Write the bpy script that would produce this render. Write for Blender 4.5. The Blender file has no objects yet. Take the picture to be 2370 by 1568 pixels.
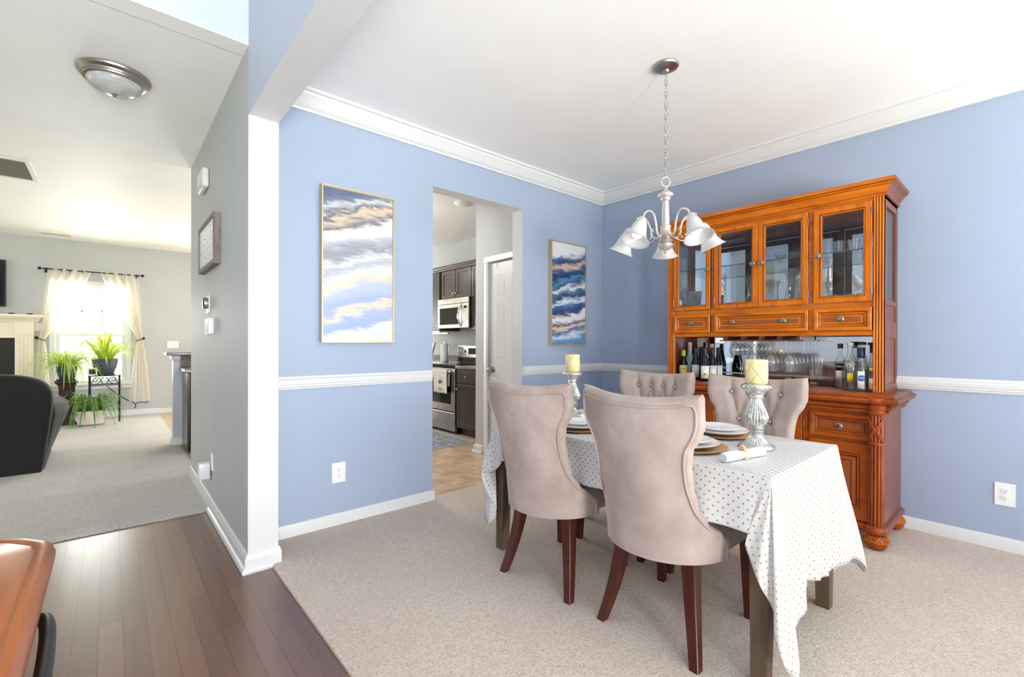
import bpy, bmesh, math, random
from mathutils import Vector, Matrix
from math import sin, cos, pi, radians, sqrt

# ------------------------------------------------------------------ camera, world, light, exposure
scn = bpy.context.scene
COL = scn.collection
CAMH = 1.196
F_PX, PY, YAW, PIT, ROL = 1060.1757, 796.5492, .8518, -.0021, .0027
Fv = Vector((cos(YAW)*cos(PIT), sin(YAW)*cos(PIT), sin(PIT)))
R0 = Vector((sin(YAW), -cos(YAW), 0)); U0 = R0.cross(Fv)
Rv = R0*cos(ROL) + U0*sin(ROL); Uv = -R0*sin(ROL) + U0*cos(ROL)
cam_d = bpy.data.cameras.new('camera'); cam = bpy.data.objects.new('camera', cam_d); COL.objects.link(cam)
cam.matrix_world = Matrix(((Rv.x, Uv.x, -Fv.x, 0), (Rv.y, Uv.y, -Fv.y, 0), (Rv.z, Uv.z, -Fv.z, CAMH), (0, 0, 0, 1)))
cam_d.sensor_width = 36; cam_d.lens = 36*F_PX/2370; cam_d.shift_y = (PY-784)/2370; cam_d.clip_start = .02
scn.camera = cam
scn.view_settings.view_transform = 'Standard'; scn.view_settings.look = 'None'
scn.view_settings.gamma = 1; scn.view_settings.use_curve_mapping = False
scn.view_settings.exposure = 0.67
cy = scn.cycles
cy.max_bounces = 12; cy.diffuse_bounces = 6; cy.glossy_bounces = 6; cy.transmission_bounces = 8; cy.transparent_max_bounces = 24
cy.use_denoising = True; cy.caustics_reflective = False; cy.caustics_refractive = False
cy.sample_clamp_indirect = 6; cy.use_adaptive_sampling = True; cy.adaptive_threshold = .02

w = bpy.data.worlds.new('world'); scn.world = w; w.use_nodes = True
bg = w.node_tree.nodes['Background']; bg.inputs[0].default_value = (.93, .96, 1, 1); bg.inputs[1].default_value = 2.2

def area(name, loc, rot, sx, sy, power, color=(1, 1, 1), spread=180):
    d = bpy.data.lights.new(name, 'AREA'); d.shape = 'RECTANGLE'; d.size = sx; d.size_y = sy
    d.energy = power; d.color = color; d.spread = radians(spread)
    o = bpy.data.objects.new(name, d); COL.objects.link(o); o.location = loc; o.rotation_euler = rot
    return o
H = pi/2
# daylight entering through the windows of the house (each lamp stands just outside its window opening)
area('daylight_dining_window', (2.3, -2.95, 1.45), (H, 0, 0), 2.4, 1.8, 12, (1, .985, .96))
area('daylight_foyer_window', (-.35, -2.95, 3.85), (H, 0, 0), 1.5, 1.6, 45, (.93, .965, 1))
area('daylight_door_glass', (-.35, -2.95, 1.2), (H, 0, 0), 1.2, 1.9, 16, (1, .985, .96))
area('daylight_living_window', (-4.5, 6.6, 1.35), (0, -H, 0), 1.8, 3.2, 27, (1, .99, 1))
area('daylight_patio_door', (4.3, 8.1, 1.15), (0, H, 0), 2.0, 1.9, 35, (1, .985, .98))
area('daylight_back_window', (-.22, 9.95, 1.35), (-H, 0, 0), .78, 1.5, 42, (1, .985, .95))
area('daylight_kitchen_window', (2.3, 9.95, 1.5), (-H, 0, 0), 1.3, 1.1, 90, (1, .965, .92))
# added lamps: a side fill, then up-aimed ceiling fills standing for ground bounce
area('fill_foyer_side', (-1.95, -1.2, 1.7), (0, -H, 0), 1.5, 2.0, 12, (1, .985, .965))  # side fill added to brighten the far chairs and hutch front
area('fill_up_dining', (2.3, -4.1, .2), (radians(130), 0, 0), 4.0, 2.0, 400, (1, .975, .95))
area('fill_up_entry', (-.35, -4.0, .3), (radians(116), 0, 0), 1.8, 1.8, 640, (1, .97, .93))
def lamp(name, loc, power, color, r=.12):
    d = bpy.data.lights.new(name, 'POINT'); d.energy = power; d.color = color; d.shadow_soft_size = r
    o = bpy.data.objects.new(name, d); COL.objects.link(o); o.location = loc; return o
area('fill_up_back', (2.3, 10.9, .4), (radians(-118), 0, 0), 2.2, 1.4, 80, (1, .985, .96))  # added fill lamp, aimed up to brighten the kitchen ceiling
sun_d = bpy.data.lights.new('sun', 'SUN'); sun_d.energy = 6; sun_d.angle = radians(1); sun_d.color = (1, .95, .86)
sun = bpy.data.objects.new('sun', sun_d); COL.objects.link(sun)
sun.rotation_euler = Vector((.80, -.30, -.0)).to_track_quat('X', 'Z').to_euler()
_sd = Vector((-.62, .18, -.52)); sun.rotation_euler = _sd.to_track_quat('-Z', 'Y').to_euler()

# ------------------------------------------------------------------ materials
def lin(r, g=None, b=None):
    if g is None: g = b = r
    f = lambda c: (c/255/12.92) if c/255 <= .04045 else ((c/255+.055)/1.055)**2.4
    return (f(r), f(g), f(b), 1)
class N:
    """thin wrapper for node trees"""
    def __init__(s, m): s.nt = m.node_tree; s.b = s.nt.nodes.get('Principled BSDF'); s.out = s.nt.nodes.get('Material Output')
    def n(s, t, **k):
        o = s.nt.nodes.new(t)
        for a, v in k.items(): setattr(o, a, v)
        return o
    def l(s, a, b): s.nt.links.new(a, b)
    def tc(s, which='Object', scale=(1, 1, 1), rot=(0, 0, 0), loc=(0, 0, 0)):
        t = s.n('ShaderNodeTexCoord'); m = s.n('ShaderNodeMapping'); s.l(t.outputs[which], m.inputs[0])
        m.inputs['Scale'].default_value = scale; m.inputs['Rotation'].default_value = rot; m.inputs['Location'].default_value = loc
        return m.outputs[0]
    def noise(s, vec, scale, detail=3, rough=.5, dist=0):
        o = s.n('ShaderNodeTexNoise'); s.l(vec, o.inputs['Vector']); o.inputs['Scale'].default_value = scale
        o.inputs['Detail'].default_value = detail; o.inputs['Roughness'].default_value = rough; o.inputs['Distortion'].default_value = dist
        return o.outputs['Fac']
    def ramp(s, fac, stops, interp='LINEAR'):
        o = s.n('ShaderNodeValToRGB'); s.l(fac, o.inputs[0]); o.color_ramp.interpolation = interp
        e = o.color_ramp.elements
        while len(e) < len(stops): e.new(.5)
        for i, (p, c) in enumerate(stops): e[i].position = p; e[i].color = c if len(c) == 4 else (*c, 1)
        return o.outputs[0]
    def mix(s, f, a, b, mode='MIX'):
        o = s.n('ShaderNodeMix', data_type='RGBA', blend_type=mode)
        for x, i in ((f, 0), (a, 6), (b, 7)):
            if hasattr(x, 'links'): s.l(x, o.inputs[i])
            else: o.inputs[i].default_value = x
        return o.outputs[2]
    def math(s, op, a, b=0.0, c=0.0):
        o = s.n('ShaderNodeMath', operation=op)
        for x, i in ((a, 0), (b, 1), (c, 2)):
            if hasattr(x, 'links'): s.l(x, o.inputs[i])
            else: o.inputs[i].default_value = x
        return o.outputs[0]
    def bump(s, h, strength=.3, dist=.002):
        o = s.n('ShaderNodeBump'); s.l(h, o.inputs['Height']); o.inputs['Strength'].default_value = strength; o.inputs['Distance'].default_value = dist
        s.l(o.outputs[0], s.b.inputs['Normal'])
    def col(s, c): s.l(c, s.b.inputs['Base Color'])
def mat(name, color, rough=.5, metal=0, **k):
    m = bpy.data.materials.new(name); m.use_nodes = True; b = m.node_tree.nodes['Principled BSDF']
    b.inputs['Base Color'].default_value = color; b.inputs['Roughness'].default_value = rough; b.inputs['Metallic'].default_value = metal
    for a, v in k.items(): b.inputs[a.replace('_', ' ')].default_value = v
    return m
def speckle(name, c1, c2, scale=40, rough=.5, bump=0, bs=None, detail=4, **k):
    m = mat(name, c1, rough, **k); n = N(m); v = n.tc(); f = n.noise(v, scale, detail, .6)
    n.col(n.ramp(f, [(.35, c1), (.65, c2)]))
    if bump: n.bump(n.noise(v, bs or scale, 3), bump, .002)
    return m
def paint(name, c, bump=.08):
    m = mat(name, c, .55, Specular_IOR_Level=.3); n = N(m); v = n.tc(); f = n.noise(v, 2.2, 4)
    d = tuple(min(1, x*1.04) for x in c[:3])+(1,)
    n.col(n.ramp(f, [(.3, c), (.7, d)])); n.bump(n.noise(v, 260, 2), bump, .001); return m
M = {}
M['blue'] = paint('blue_wall_paint', lin(156, 169, 193))
M['gray'] = paint('gray_wall_paint', lin(186, 188, 189))
M['foyer'] = paint('pale_foyer_paint', lin(192, 198, 211))
M['ceil'] = paint('ceiling_paint', lin(242, 241, 241), .15)
M['trim'] = mat('white_trim_paint', lin(216, 216, 218), .32)
M['jamb'] = paint('white_jamb_paint', lin(212, 212, 214), .05)
M['dooroff'] = mat('off_white_door_paint', lin(226, 226, 225), .35)
M['cream'] = mat('cream_mantel_paint', lin(238, 226, 205), .4)
M['plastic'] = mat('white_plastic', lin(232, 232, 235), .3)
M['dark'] = mat('dark_slot', lin(30), .6)
M['black'] = mat('black_metal', lin(24, 24, 26), .4, .4)
M['blackgloss'] = mat('black_gloss', lin(14, 14, 17), .08)
M['tv'] = mat('television_screen', lin(12, 14, 18), .12)
M['nickel'] = mat('brushed_nickel', lin(176, 170, 162), .32, 1)
M['satin'] = mat('satin_white_nickel', lin(214, 208, 202), .38, .75)
M['pewter'] = mat('antique_pewter', lin(150, 148, 148), .3, 1)
M['chrome'] = mat('chrome', lin(215), .12, 1)
M['steel'] = speckle('stainless_steel', lin(176, 172, 166), lin(196, 192, 186), 6, .28, Metallic=.95)
M['mirror'] = mat('mirror_silvering', lin(238, 242, 244), .0, 1)
def carpet(name, c1, c2, c3):
    m = mat(name, c1, .95, Specular_IOR_Level=.1); n = N(m); v = n.tc()
    f1 = n.noise(v, 125, 4, .75); f2 = n.noise(v, 2.3, 3); f3 = n.noise(v, 90, 2, .6)
    a = n.ramp(f1, [(.36, c3), (.49, c1), (.62, c2)])
    b = n.mix(n.ramp(f2, [(.35, (0, 0, 0)), (.7, (1, 1, 1))]), a, n.mix(.35, a, c3))
    n.col(n.mix(.4, b, n.mix(f3, a, c2)))
    n.bump(n.math('ADD', n.math('MULTIPLY', f1, 1.0), n.math('MULTIPLY', f3, .8)), .9, .012)
    n.b.inputs['Sheen Weight'].default_value = .2; n.b.inputs['Sheen Roughness'].default_value = .6
    return m
M['carpet'] = carpet('beige_dining_carpet', lin(240, 217, 198), lin(252, 240, 228), lin(196, 168, 148))
M['carpet2'] = carpet('grey_living_carpet', lin(216, 209, 201), lin(240, 235, 229), lin(166, 158, 150))
def wood(name, c1, c2, c3, scale=(9, 9, 1.2), rough=.34, coat=0, nscale=3):
    m = mat(name, c1, rough, Coat_Weight=coat, Coat_Roughness=.15, Specular_IOR_Level=.32); n = N(m)
    v = n.tc(scale=scale); f = n.noise(v, nscale, 6, .6, .6); v2 = n.tc(); g = n.noise(v2, 3.5, 3)
    a = n.ramp(f, [(.25, c3), (.45, c1), (.75, c2)])
    n.col(n.mix(n.ramp(g, [(.35, (0, 0, 0)), (.75, (.55, .55, .55))]), a, c2)); n.bump(f, .06, .002); return m
M['hutchv'] = wood('orange_cherry_wood_upright', lin(190, 94, 12), lin(222, 128, 24), lin(144, 58, 7))
M['hutchh'] = wood('orange_cherry_wood_level', lin(190, 94, 12), lin(222, 128, 24), lin(144, 58, 7), (9, 1.2, 9))
M['hutchd'] = wood('dark_cherry_wood', lin(112, 62, 46), lin(132, 76, 58), lin(88, 46, 34))
M['hutchs'] = wood('carved_cherry_wood', lin(140, 60, 20), lin(172, 86, 30), lin(92, 38, 12))
M['hutchb'] = wood('shaded_base_cherry_wood', lin(150, 66, 16), lin(180, 90, 26), lin(104, 42, 10), (9, 1.8, 4))  # orange cherry with the table's shade on the base put into its colour
M['legwood'] = wood('dark_mahogany_leg', lin(62, 24, 16), lin(80, 34, 22), lin(40, 16, 11), (14, 14, 1.2), .3)
M['tableleg'] = wood('grey_brown_table_leg', lin(86, 70, 54), lin(104, 86, 68), lin(62, 50, 38), (14, 14, 1.2), .5, 0)
M['console'] = wood('red_orange_console_wood', lin(160, 84, 42), lin(188, 110, 58), lin(118, 56, 28), (6, 1, 6), .3, 0)
M['kitchen'] = wood('espresso_cabinet_wood', lin(62, 52, 48), lin(78, 66, 60), lin(46, 38, 36), (12, 12, 1.2), .3, .3)
M['glaze'] = mat('dark_antique_glaze', lin(70, 28, 12), .4)
M['weave'] = mat('woven_inlay', lin(168, 92, 40), .5)
_n = N(M['weave']); _v = _n.tc(); _c = _n.n('ShaderNodeTexChecker'); _n.l(_v, _c.inputs[0]); _c.inputs['Scale'].default_value = 330
_c.inputs[1].default_value = lin(176, 100, 46); _c.inputs[2].default_value = lin(118, 58, 22); _n.col(_c.outputs[0]); _n.bump(_c.outputs[1], .5, .002)
M['oldwood'] = wood('weathered_grey_wood', lin(120, 108, 104), lin(140, 128, 124), lin(88, 78, 74), (14, 14, 2), .6, 0)
M['whiteboard'] = mat('whiteboard_surface', lin(228, 232, 236), .3)
# plank floor
m = M['planks'] = mat('dark_hardwood_planks', lin(96, 62, 50), .3, Specular_IOR_Level=1.0, IOR=1.6); n = N(m)
t = n.n('ShaderNodeTexCoord'); mp = n.n('ShaderNodeMapping'); n.l(t.outputs['Object'], mp.inputs[0]); mp.inputs['Rotation'].default_value = (0, 0, H)
mp.inputs['Location'].default_value = (0.33, .038, 0)
br = n.n('ShaderNodeTexBrick'); n.l(mp.outputs[0], br.inputs['Vector'])
br.inputs['Scale'].default_value = 1; br.inputs['Brick Width'].default_value = .95; br.inputs['Row Height'].default_value = .077
br.inputs['Mortar Size'].default_value = .0020; br.offset = .37; br.inputs['Mortar Smooth'].default_value = .1
br.inputs['Color1'].default_value = lin(112, 74, 56); br.inputs['Color2'].default_value = lin(82, 48, 34); br.inputs['Mortar'].default_value = lin(40, 24, 20)
g = n.noise(n.tc(scale=(22, 1.2, 1)), 2.0, 3, .5)
n.col(n.mix(n.ramp(g, [(.2, (.0, .0, .0)), (.85, (.5, .5, .5))]), br.outputs[0], lin(130, 82, 60)))
n.bump(n.math('SUBTRACT', n.math('MULTIPLY', g, .04), br.outputs['Fac']), .6, .003)
sc = n.noise(n.tc(scale=(18, 60, 1)), 1.5, 2)
n.l(n.ramp(sc, [(.3, (.275,)*3), (.8, (.31,)*3)]), n.b.inputs['Roughness'])
# vinyl
m = M['vinyl'] = mat('tan_vinyl_floor', lin(200, 172, 140), .35); n = N(m); v = n.tc()
c = n.ramp(n.noise(v, 7, 8, .72, .4), [(.32, lin(160, 132, 104)), (.5, lin(200, 172, 140)), (.68, lin(224, 202, 172))])
br = n.n('ShaderNodeTexBrick'); n.l(n.tc(rot=(0, 0, .0)), br.inputs['Vector']); br.offset = 0; br.inputs['Scale'].default_value = 1; br.inputs['Brick Width'].default_value = .4
br.inputs['Row Height'].default_value = .4; br.inputs['Mortar Size'].default_value = .003; br.inputs['Color1'].default_value = (1, 1, 1, 1); br.inputs['Color2'].default_value = (.93, .93, .93, 1); br.inputs['Mortar'].default_value = (.8, .78, .74, 1)
n.col(n.mix(1, c, br.outputs[0], 'MULTIPLY'))
M['granite'] = speckle('speckled_granite', lin(52, 46, 44), lin(150, 140, 132), 160, .18, detail=6)
# fabrics
m = M['velvet'] = mat('taupe_velvet', lin(186, 168, 160), .85, Specular_IOR_Level=.15, Sheen_Weight=.35, Sheen_Roughness=.35); n = N(m); v = n.tc()
f = n.noise(v, 4.5, 6, .62); n.col(n.ramp(f, [(.34, lin(154, 137, 131)), (.7, lin(186, 169, 162))])); n.bump(n.noise(v, 700, 2), .12, .001)
M['button'] = mat('taupe_button_fabric', lin(178, 160, 152), .8)
M['navy'] = speckle('dark_navy_slipcover', lin(9, 9, 13), lin(16, 16, 22), 9, .8, .2, 300, Sheen_Weight=.08)
m = M['cloth'] = mat('white_cotton_gold_dots', lin(208, 208, 210), .8, Specular_IOR_Level=.2); n = N(m)
t = n.n('ShaderNodeUVMap'); sp = n.n('ShaderNodeSeparateXYZ'); n.l(t.outputs[0], sp.inputs[0])
P_ = .033
def cell(ox, oy):
    fx = n.math('SUBTRACT', n.math('FRACT', n.math('ADD', n.math('DIVIDE', sp.outputs[0], P_), ox)), .5)
    fy = n.math('SUBTRACT', n.math('FRACT', n.math('ADD', n.math('DIVIDE', sp.outputs[1], P_), oy)), .5)
    return n.math('SQRT', n.math('ADD', n.math('MULTIPLY', fx, fx), n.math('MULTIPLY', fy, fy)))
dd = n.math('MINIMUM', cell(0, 0), cell(.5, .5)); msk = n.math('LESS_THAN', dd, .108)
n.col(n.mix(msk, lin(208, 208, 210), lin(190, 152, 88))); n.l(n.math('MULTIPLY', msk, .35), n.b.inputs['Metallic'])
n.l(n.math('SUBTRACT', .8, n.math('MULTIPLY', msk, .45)), n.b.inputs['Roughness'])
M['napkin'] = mat('white_napkin_cloth', lin(238), .85)
M['china'] = mat('white_china', lin(240), .12)
M['chinarim'] = mat('grey_rim_line', lin(150, 152, 158), .3)
M['gold'] = mat('gold_leaf_charger', lin(226, 184, 130), .38, .55)
M['goldframe'] = mat('champagne_gold_frame', lin(206, 186, 150), .35, .6)
M['wicker'] = mat('beige_napkin_ring', lin(222, 190, 152), .5)
M['candle'] = mat('pale_yellow_wax', lin(232, 214, 152), .4, Subsurface_Weight=.15)
M['candleline'] = mat('silver_beading', lin(216, 206, 186), .3, .5)
M['mercury'] = speckle('mercury_glass', lin(168, 168, 162), lin(226, 226, 222), 90, .12, Metallic=.7, Coat_Weight=.6)
# thin clear glass: what lies behind shows through, edges reflect more
def thin(name, tint=(1, 1, 1, 1), refl=1.0, rough=.0, edge=None, body=0):
    m = bpy.data.materials.new(name); m.use_nodes = True; nt = m.node_tree; nt.nodes.clear(); n = N(m)
    out = n.n('ShaderNodeOutputMaterial'); tr = n.n('ShaderNodeBsdfTransparent'); gl = n.n('ShaderNodeBsdfGlossy'); mx = n.n('ShaderNodeMixShader')
    gl.inputs['Roughness'].default_value = rough; tr.inputs[0].default_value = tint
    if edge:
        lw = n.n('ShaderNodeLayerWeight'); lw.inputs[0].default_value = .45
        n.l(n.mix(n.ramp(lw.outputs['Facing'], [(.35, (0, 0, 0)), (1, (1, 1, 1))]), tint, edge), tr.inputs[0])
    fc = n.n('ShaderNodeLayerWeight'); fc.inputs[0].default_value = .5
    n.l(n.math('ADD', .035*refl, n.math('MULTIPLY', n.math('POWER', fc.outputs['Facing'], 4), .75)), mx.inputs[0]); n.l(gl.outputs[0], mx.inputs[2])
    if body:
        dfz = n.n('ShaderNodeBsdfTranslucent'); dfd = n.n('ShaderNodeBsdfDiffuse'); dm = n.n('ShaderNodeMixShader'); m0 = n.n('ShaderNodeMixShader'); m0.inputs[0].default_value = body
        n.l(dfz.outputs[0], dm.inputs[1]); n.l(dfd.outputs[0], dm.inputs[2]); n.l(tr.outputs[0], m0.inputs[1]); n.l(dm.outputs[0], m0.inputs[2]); n.l(m0.outputs[0], mx.inputs[1])
    else: n.l(tr.outputs[0], mx.inputs[1])
    n.l(mx.outputs[0], out.inputs[0])
    return m
M['pane'] = thin('clear_window_glass', (.96, .98, .98, 1), 1)
M['cabglass'] = thin('clear_cabinet_glass', (.93, .955, .96, 1), 1.2)
M['glassedge'] = mat('green_glass_edge', lin(44, 84, 80), .1)
M['shelfdark'] = mat('grey_glass_inset', lin(120, 126, 124), .08)
M['shelfglass'] = thin('greenish_shelf_glass', (.72, .84, .82, 1), 1.2)
M['crystal'] = thin('clear_stemware_glass', (.99, .992, .995, 1), 1.6, .02, (.62, .60, .60, 1), body=.07)
M['bottleglass'] = thin('clear_bottle_glass', (.96, .97, .965, 1), 1.6, .02, (.5, .53, .51, 1), body=.03)
M['darkbottle'] = mat('dark_green_black_bottle', lin(16, 20, 18), .06)
M['bluebottle'] = mat('dark_blue_bottle', lin(14, 18, 44), .06)
M['tealbottle'] = mat('frosted_aqua_bottle', lin(176, 226, 226), .35)
M['paper'] = mat('white_label_paper', lin(232, 232, 230), .6)
M['creampaper'] = mat('cream_label_paper', lin(232, 214, 140), .6)
M['lime'] = mat('lime_capsule', lin(196, 212, 50), .35)
M['whitecap'] = mat('white_foil', lin(225, 222, 224), .4)
M['navycap'] = mat('navy_capsule', lin(26, 34, 64), .35)
M['browncap'] = mat('brown_stopper', lin(96, 66, 52), .5)
M['blacklabel'] = mat('black_label', lin(24), .5)
M['bluelabel'] = mat('blue_oval_label', lin(22, 86, 160), .4)
M['yellowlabel'] = mat('yellow_label', lin(238, 206, 24), .5)
M['tanlabel'] = mat('tan_label', lin(208, 176, 140), .5)
M['orange'] = mat('orange_dot', lin(244, 134, 24), .5)
M['cork'] = speckle('cork', lin(176, 140, 104), lin(206, 176, 142), 200, .8)
M['ink'] = mat('dark_ink', lin(48, 50, 60), .6)
M['paleink'] = mat('faded_ink', lin(176, 184, 190), .6)
# alabaster lamp glass
m = M['alabaster'] = mat('alabaster_glass', lin(240, 240, 240), .25, Subsurface_Weight=.0, Coat_Weight=.3); n = N(m)
n.col(n.ramp(n.noise(n.tc(), 9, 4, .6, 1.2), [(.3, lin(184, 184, 188)), (.6, lin(224, 224, 226))]))
n.b.inputs['Transmission Weight'].default_value = .0
tl = n.n('ShaderNodeBsdfTranslucent'); tl.inputs[0].default_value = (.95, .95, .95, 1); ms = n.n('ShaderNodeMixShader'); ms.inputs[0].default_value = .28
n.l(n.b.outputs[0], ms.inputs[1]); n.l(tl.outputs[0], ms.inputs[2]); n.l(ms.outputs[0], n.out.inputs[0])
m = M['bulb'] = mat('frosted_bulb', lin(250), .3, Emission_Strength=.75); m.node_tree.nodes['Principled BSDF'].inputs['Emission Color'].default_value = (1, .97, .92, 1)
# sheer curtain
m = M['sheer'] = bpy.data.materials.new('cream_sheer_fabric'); m.use_nodes = True; n = N(m); n.nt.nodes.clear(); n.out = n.n('ShaderNodeOutputMaterial')
df = n.n('ShaderNodeBsdfDiffuse'); df.inputs[0].default_value = lin(246, 238, 224); tl = n.n('ShaderNodeBsdfTranslucent'); tl.inputs[0].default_value = lin(252, 247, 238); tr = n.n('ShaderNodeBsdfTransparent')
m1 = n.n('ShaderNodeMixShader'); m1.inputs[0].default_value = .5; m2 = n.n('ShaderNodeMixShader'); m2.inputs[0].default_value = .3
n.l(df.outputs[0], m1.inputs[1]); n.l(tl.outputs[0], m1.inputs[2]); n.l(m1.outputs[0], m2.inputs[1]); n.l(tr.outputs[0], m2.inputs[2]); n.l(m2.outputs[0], n.out.inputs[0])
def leafmat(name, c1, c2):
    m = mat(name, c1, .45); n = N(m); n.col(n.ramp(n.noise(n.tc(), 14, 2), [(.35, c1), (.65, c2)]))
    tl = n.n('ShaderNodeBsdfTranslucent'); tl.inputs[0].default_value = c2; ms = n.n('ShaderNodeMixShader'); ms.inputs[0].default_value = .4
    n.l(n.b.outputs[0], ms.inputs[1]); n.l(tl.outputs[0], ms.inputs[2]); n.l(ms.outputs[0], n.out.inputs[0]); return m
M['leaf1'] = leafmat('spider_plant_leaves', lin(128, 156, 64), lin(196, 214, 112))
M['leaf2'] = leafmat('bright_green_leaves', lin(140, 170, 48), lin(206, 222, 92))
M['leaf3'] = leafmat('deep_green_leaves', lin(58, 96, 52), lin(120, 158, 74))
M['bluepot'] = speckle('speckled_blue_pot', lin(22, 36, 48), lin(84, 104, 116), 60, .35, .5, 60)
M['whitepot'] = speckle('crinkled_white_pot', lin(214, 204, 194), lin(232, 224, 214), 12, .5, .6, 22)
M['pedestal'] = mat('dark_brown_pedestal', lin(58, 38, 32), .35)
M['soil'] = mat('dark_soil', lin(50, 38, 30), .9)
m = M['siding'] = mat('neighbour_siding', lin(222, 224, 226), .7); n = N(m); wv = n.n('ShaderNodeTexWave', wave_type='BANDS', bands_direction='Z'); n.l(n.tc(), wv.inputs[0]); wv.inputs['Scale'].default_value = 2.6; n.col(n.ramp(wv.outputs[0], [(.0, lin(150, 154, 160)), (.12, lin(222, 224, 226))]))
M['grass'] = speckle('lawn', lin(120, 140, 80), lin(160, 176, 110), 8, .9)
# rug
m = M['rug'] = mat('blue_grey_kitchen_rug', lin(120, 126, 138), .95); n = N(m); v = n.tc(); f = n.noise(v, 26, 5, .7, 1.5)
n.col(n.ramp(f, [(.38, lin(92, 100, 116)), (.5, lin(128, 134, 146)), (.62, lin(188, 190, 196))]))
M['ventslat'] = mat('dark_grille_slats', lin(126, 120, 110), .6)  # slats darker than the grille frame
M['rugedge'] = mat('pale_rug_border', lin(176, 178, 184), .95)
# two canvases: banded, warped strata of paint
def canvas(name, zspan, cx, stops, seed, streak, gold=.5):
    m = mat(name, stops[0][1], .55); n = N(m)
    t = n.n('ShaderNodeTexCoord'); sp = n.n('ShaderNodeSeparateXYZ'); n.l(t.outputs['Object'], sp.inputs[0])
    w1 = n.noise(n.tc(scale=(2.2, 1, 5), loc=(seed, 0, seed)), 1.6, 4, .55, .4)
    w2 = n.noise(n.tc(scale=(3, 1, 24), loc=(0, seed, seed)), 2.2, 6, .7, .6)
    h = n.math('ADD', n.math('MULTIPLY', sp.outputs[2], 1/zspan), .5)
    h = n.math('ADD', h, n.math('MULTIPLY', n.math('SUBTRACT', w1, .5), .21)); h = n.math('ADD', h, n.math('MULTIPLY', sp.outputs[0], streak))
    h = n.math('ADD', h, n.math('MULTIPLY', n.math('SUBTRACT', w2, .5), .13))
    c = n.ramp(h, stops)
    gm = n.math('MULTIPLY', n.ramp(n.noise(n.tc(scale=(9, 1, 40), loc=(seed*2, 0, 1)), 2.6, 6, .8), [(.5, (0, 0, 0)), (.6, (1, 1, 1))]), n.ramp(n.noise(n.tc(scale=(1.6, 1, 6), loc=(3, seed, 0)), 2.1, 2), [(.52, (0, 0, 0)), (.6, (1, 1, 1))]))
    n.col(n.mix(n.math('MULTIPLY', gm, gold), c, lin(214, 190, 156))); n.bump(w2, .3, .003); return m
W = lin(206, 208, 214)
M['canvas1'] = canvas('storm_grey_canvas', 1.0, 0, [(.0, W), (.09, W), (.115, lin(150, 165, 204)), (.18, lin(156, 172, 210)), (.215, lin(224, 206, 178)), (.25, lin(152, 166, 206)), (.36, lin(172, 184, 212)), (.42, lin(220, 204, 180)), (.45, W), (.50, lin(164, 168, 188)), (.55, W), (.60, lin(140, 141, 156)), (.67, lin(176, 176, 190)), (.71, W), (.77, lin(210, 205, 200)), (.80, lin(104, 106, 122)), (.845, lin(206, 190, 168)), (.875, lin(92, 95, 114)), (.92, lin(198, 200, 208)), (.95, lin(112, 118, 140)), (1, lin(88, 98, 130))], 4.0, -.26)
M['canvas2'] = canvas('deep_navy_canvas', .88, 0, [(.0, lin(90, 130, 170)), (.05, lin(190, 204, 224)), (.1, lin(50, 84, 140)), (.14, lin(216, 192, 160)), (.18, lin(40, 56, 96)), (.22, W), (.27, W), (.3, lin(24, 44, 88)), (.38, lin(50, 90, 140)), (.42, lin(200, 210, 230)), (.46, lin(20, 40, 84)), (.52, lin(60, 108, 150)), (.56, W), (.6, lin(30, 60, 110)), (.66, lin(70, 120, 160)), (.7, lin(20, 36, 78)), (.76, lin(40, 72, 120)), (.8, lin(190, 170, 150)), (.84, lin(26, 40, 80)), (.89, lin(60, 90, 140)), (.92, W), (1, W)], 9.0, -.22)
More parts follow.
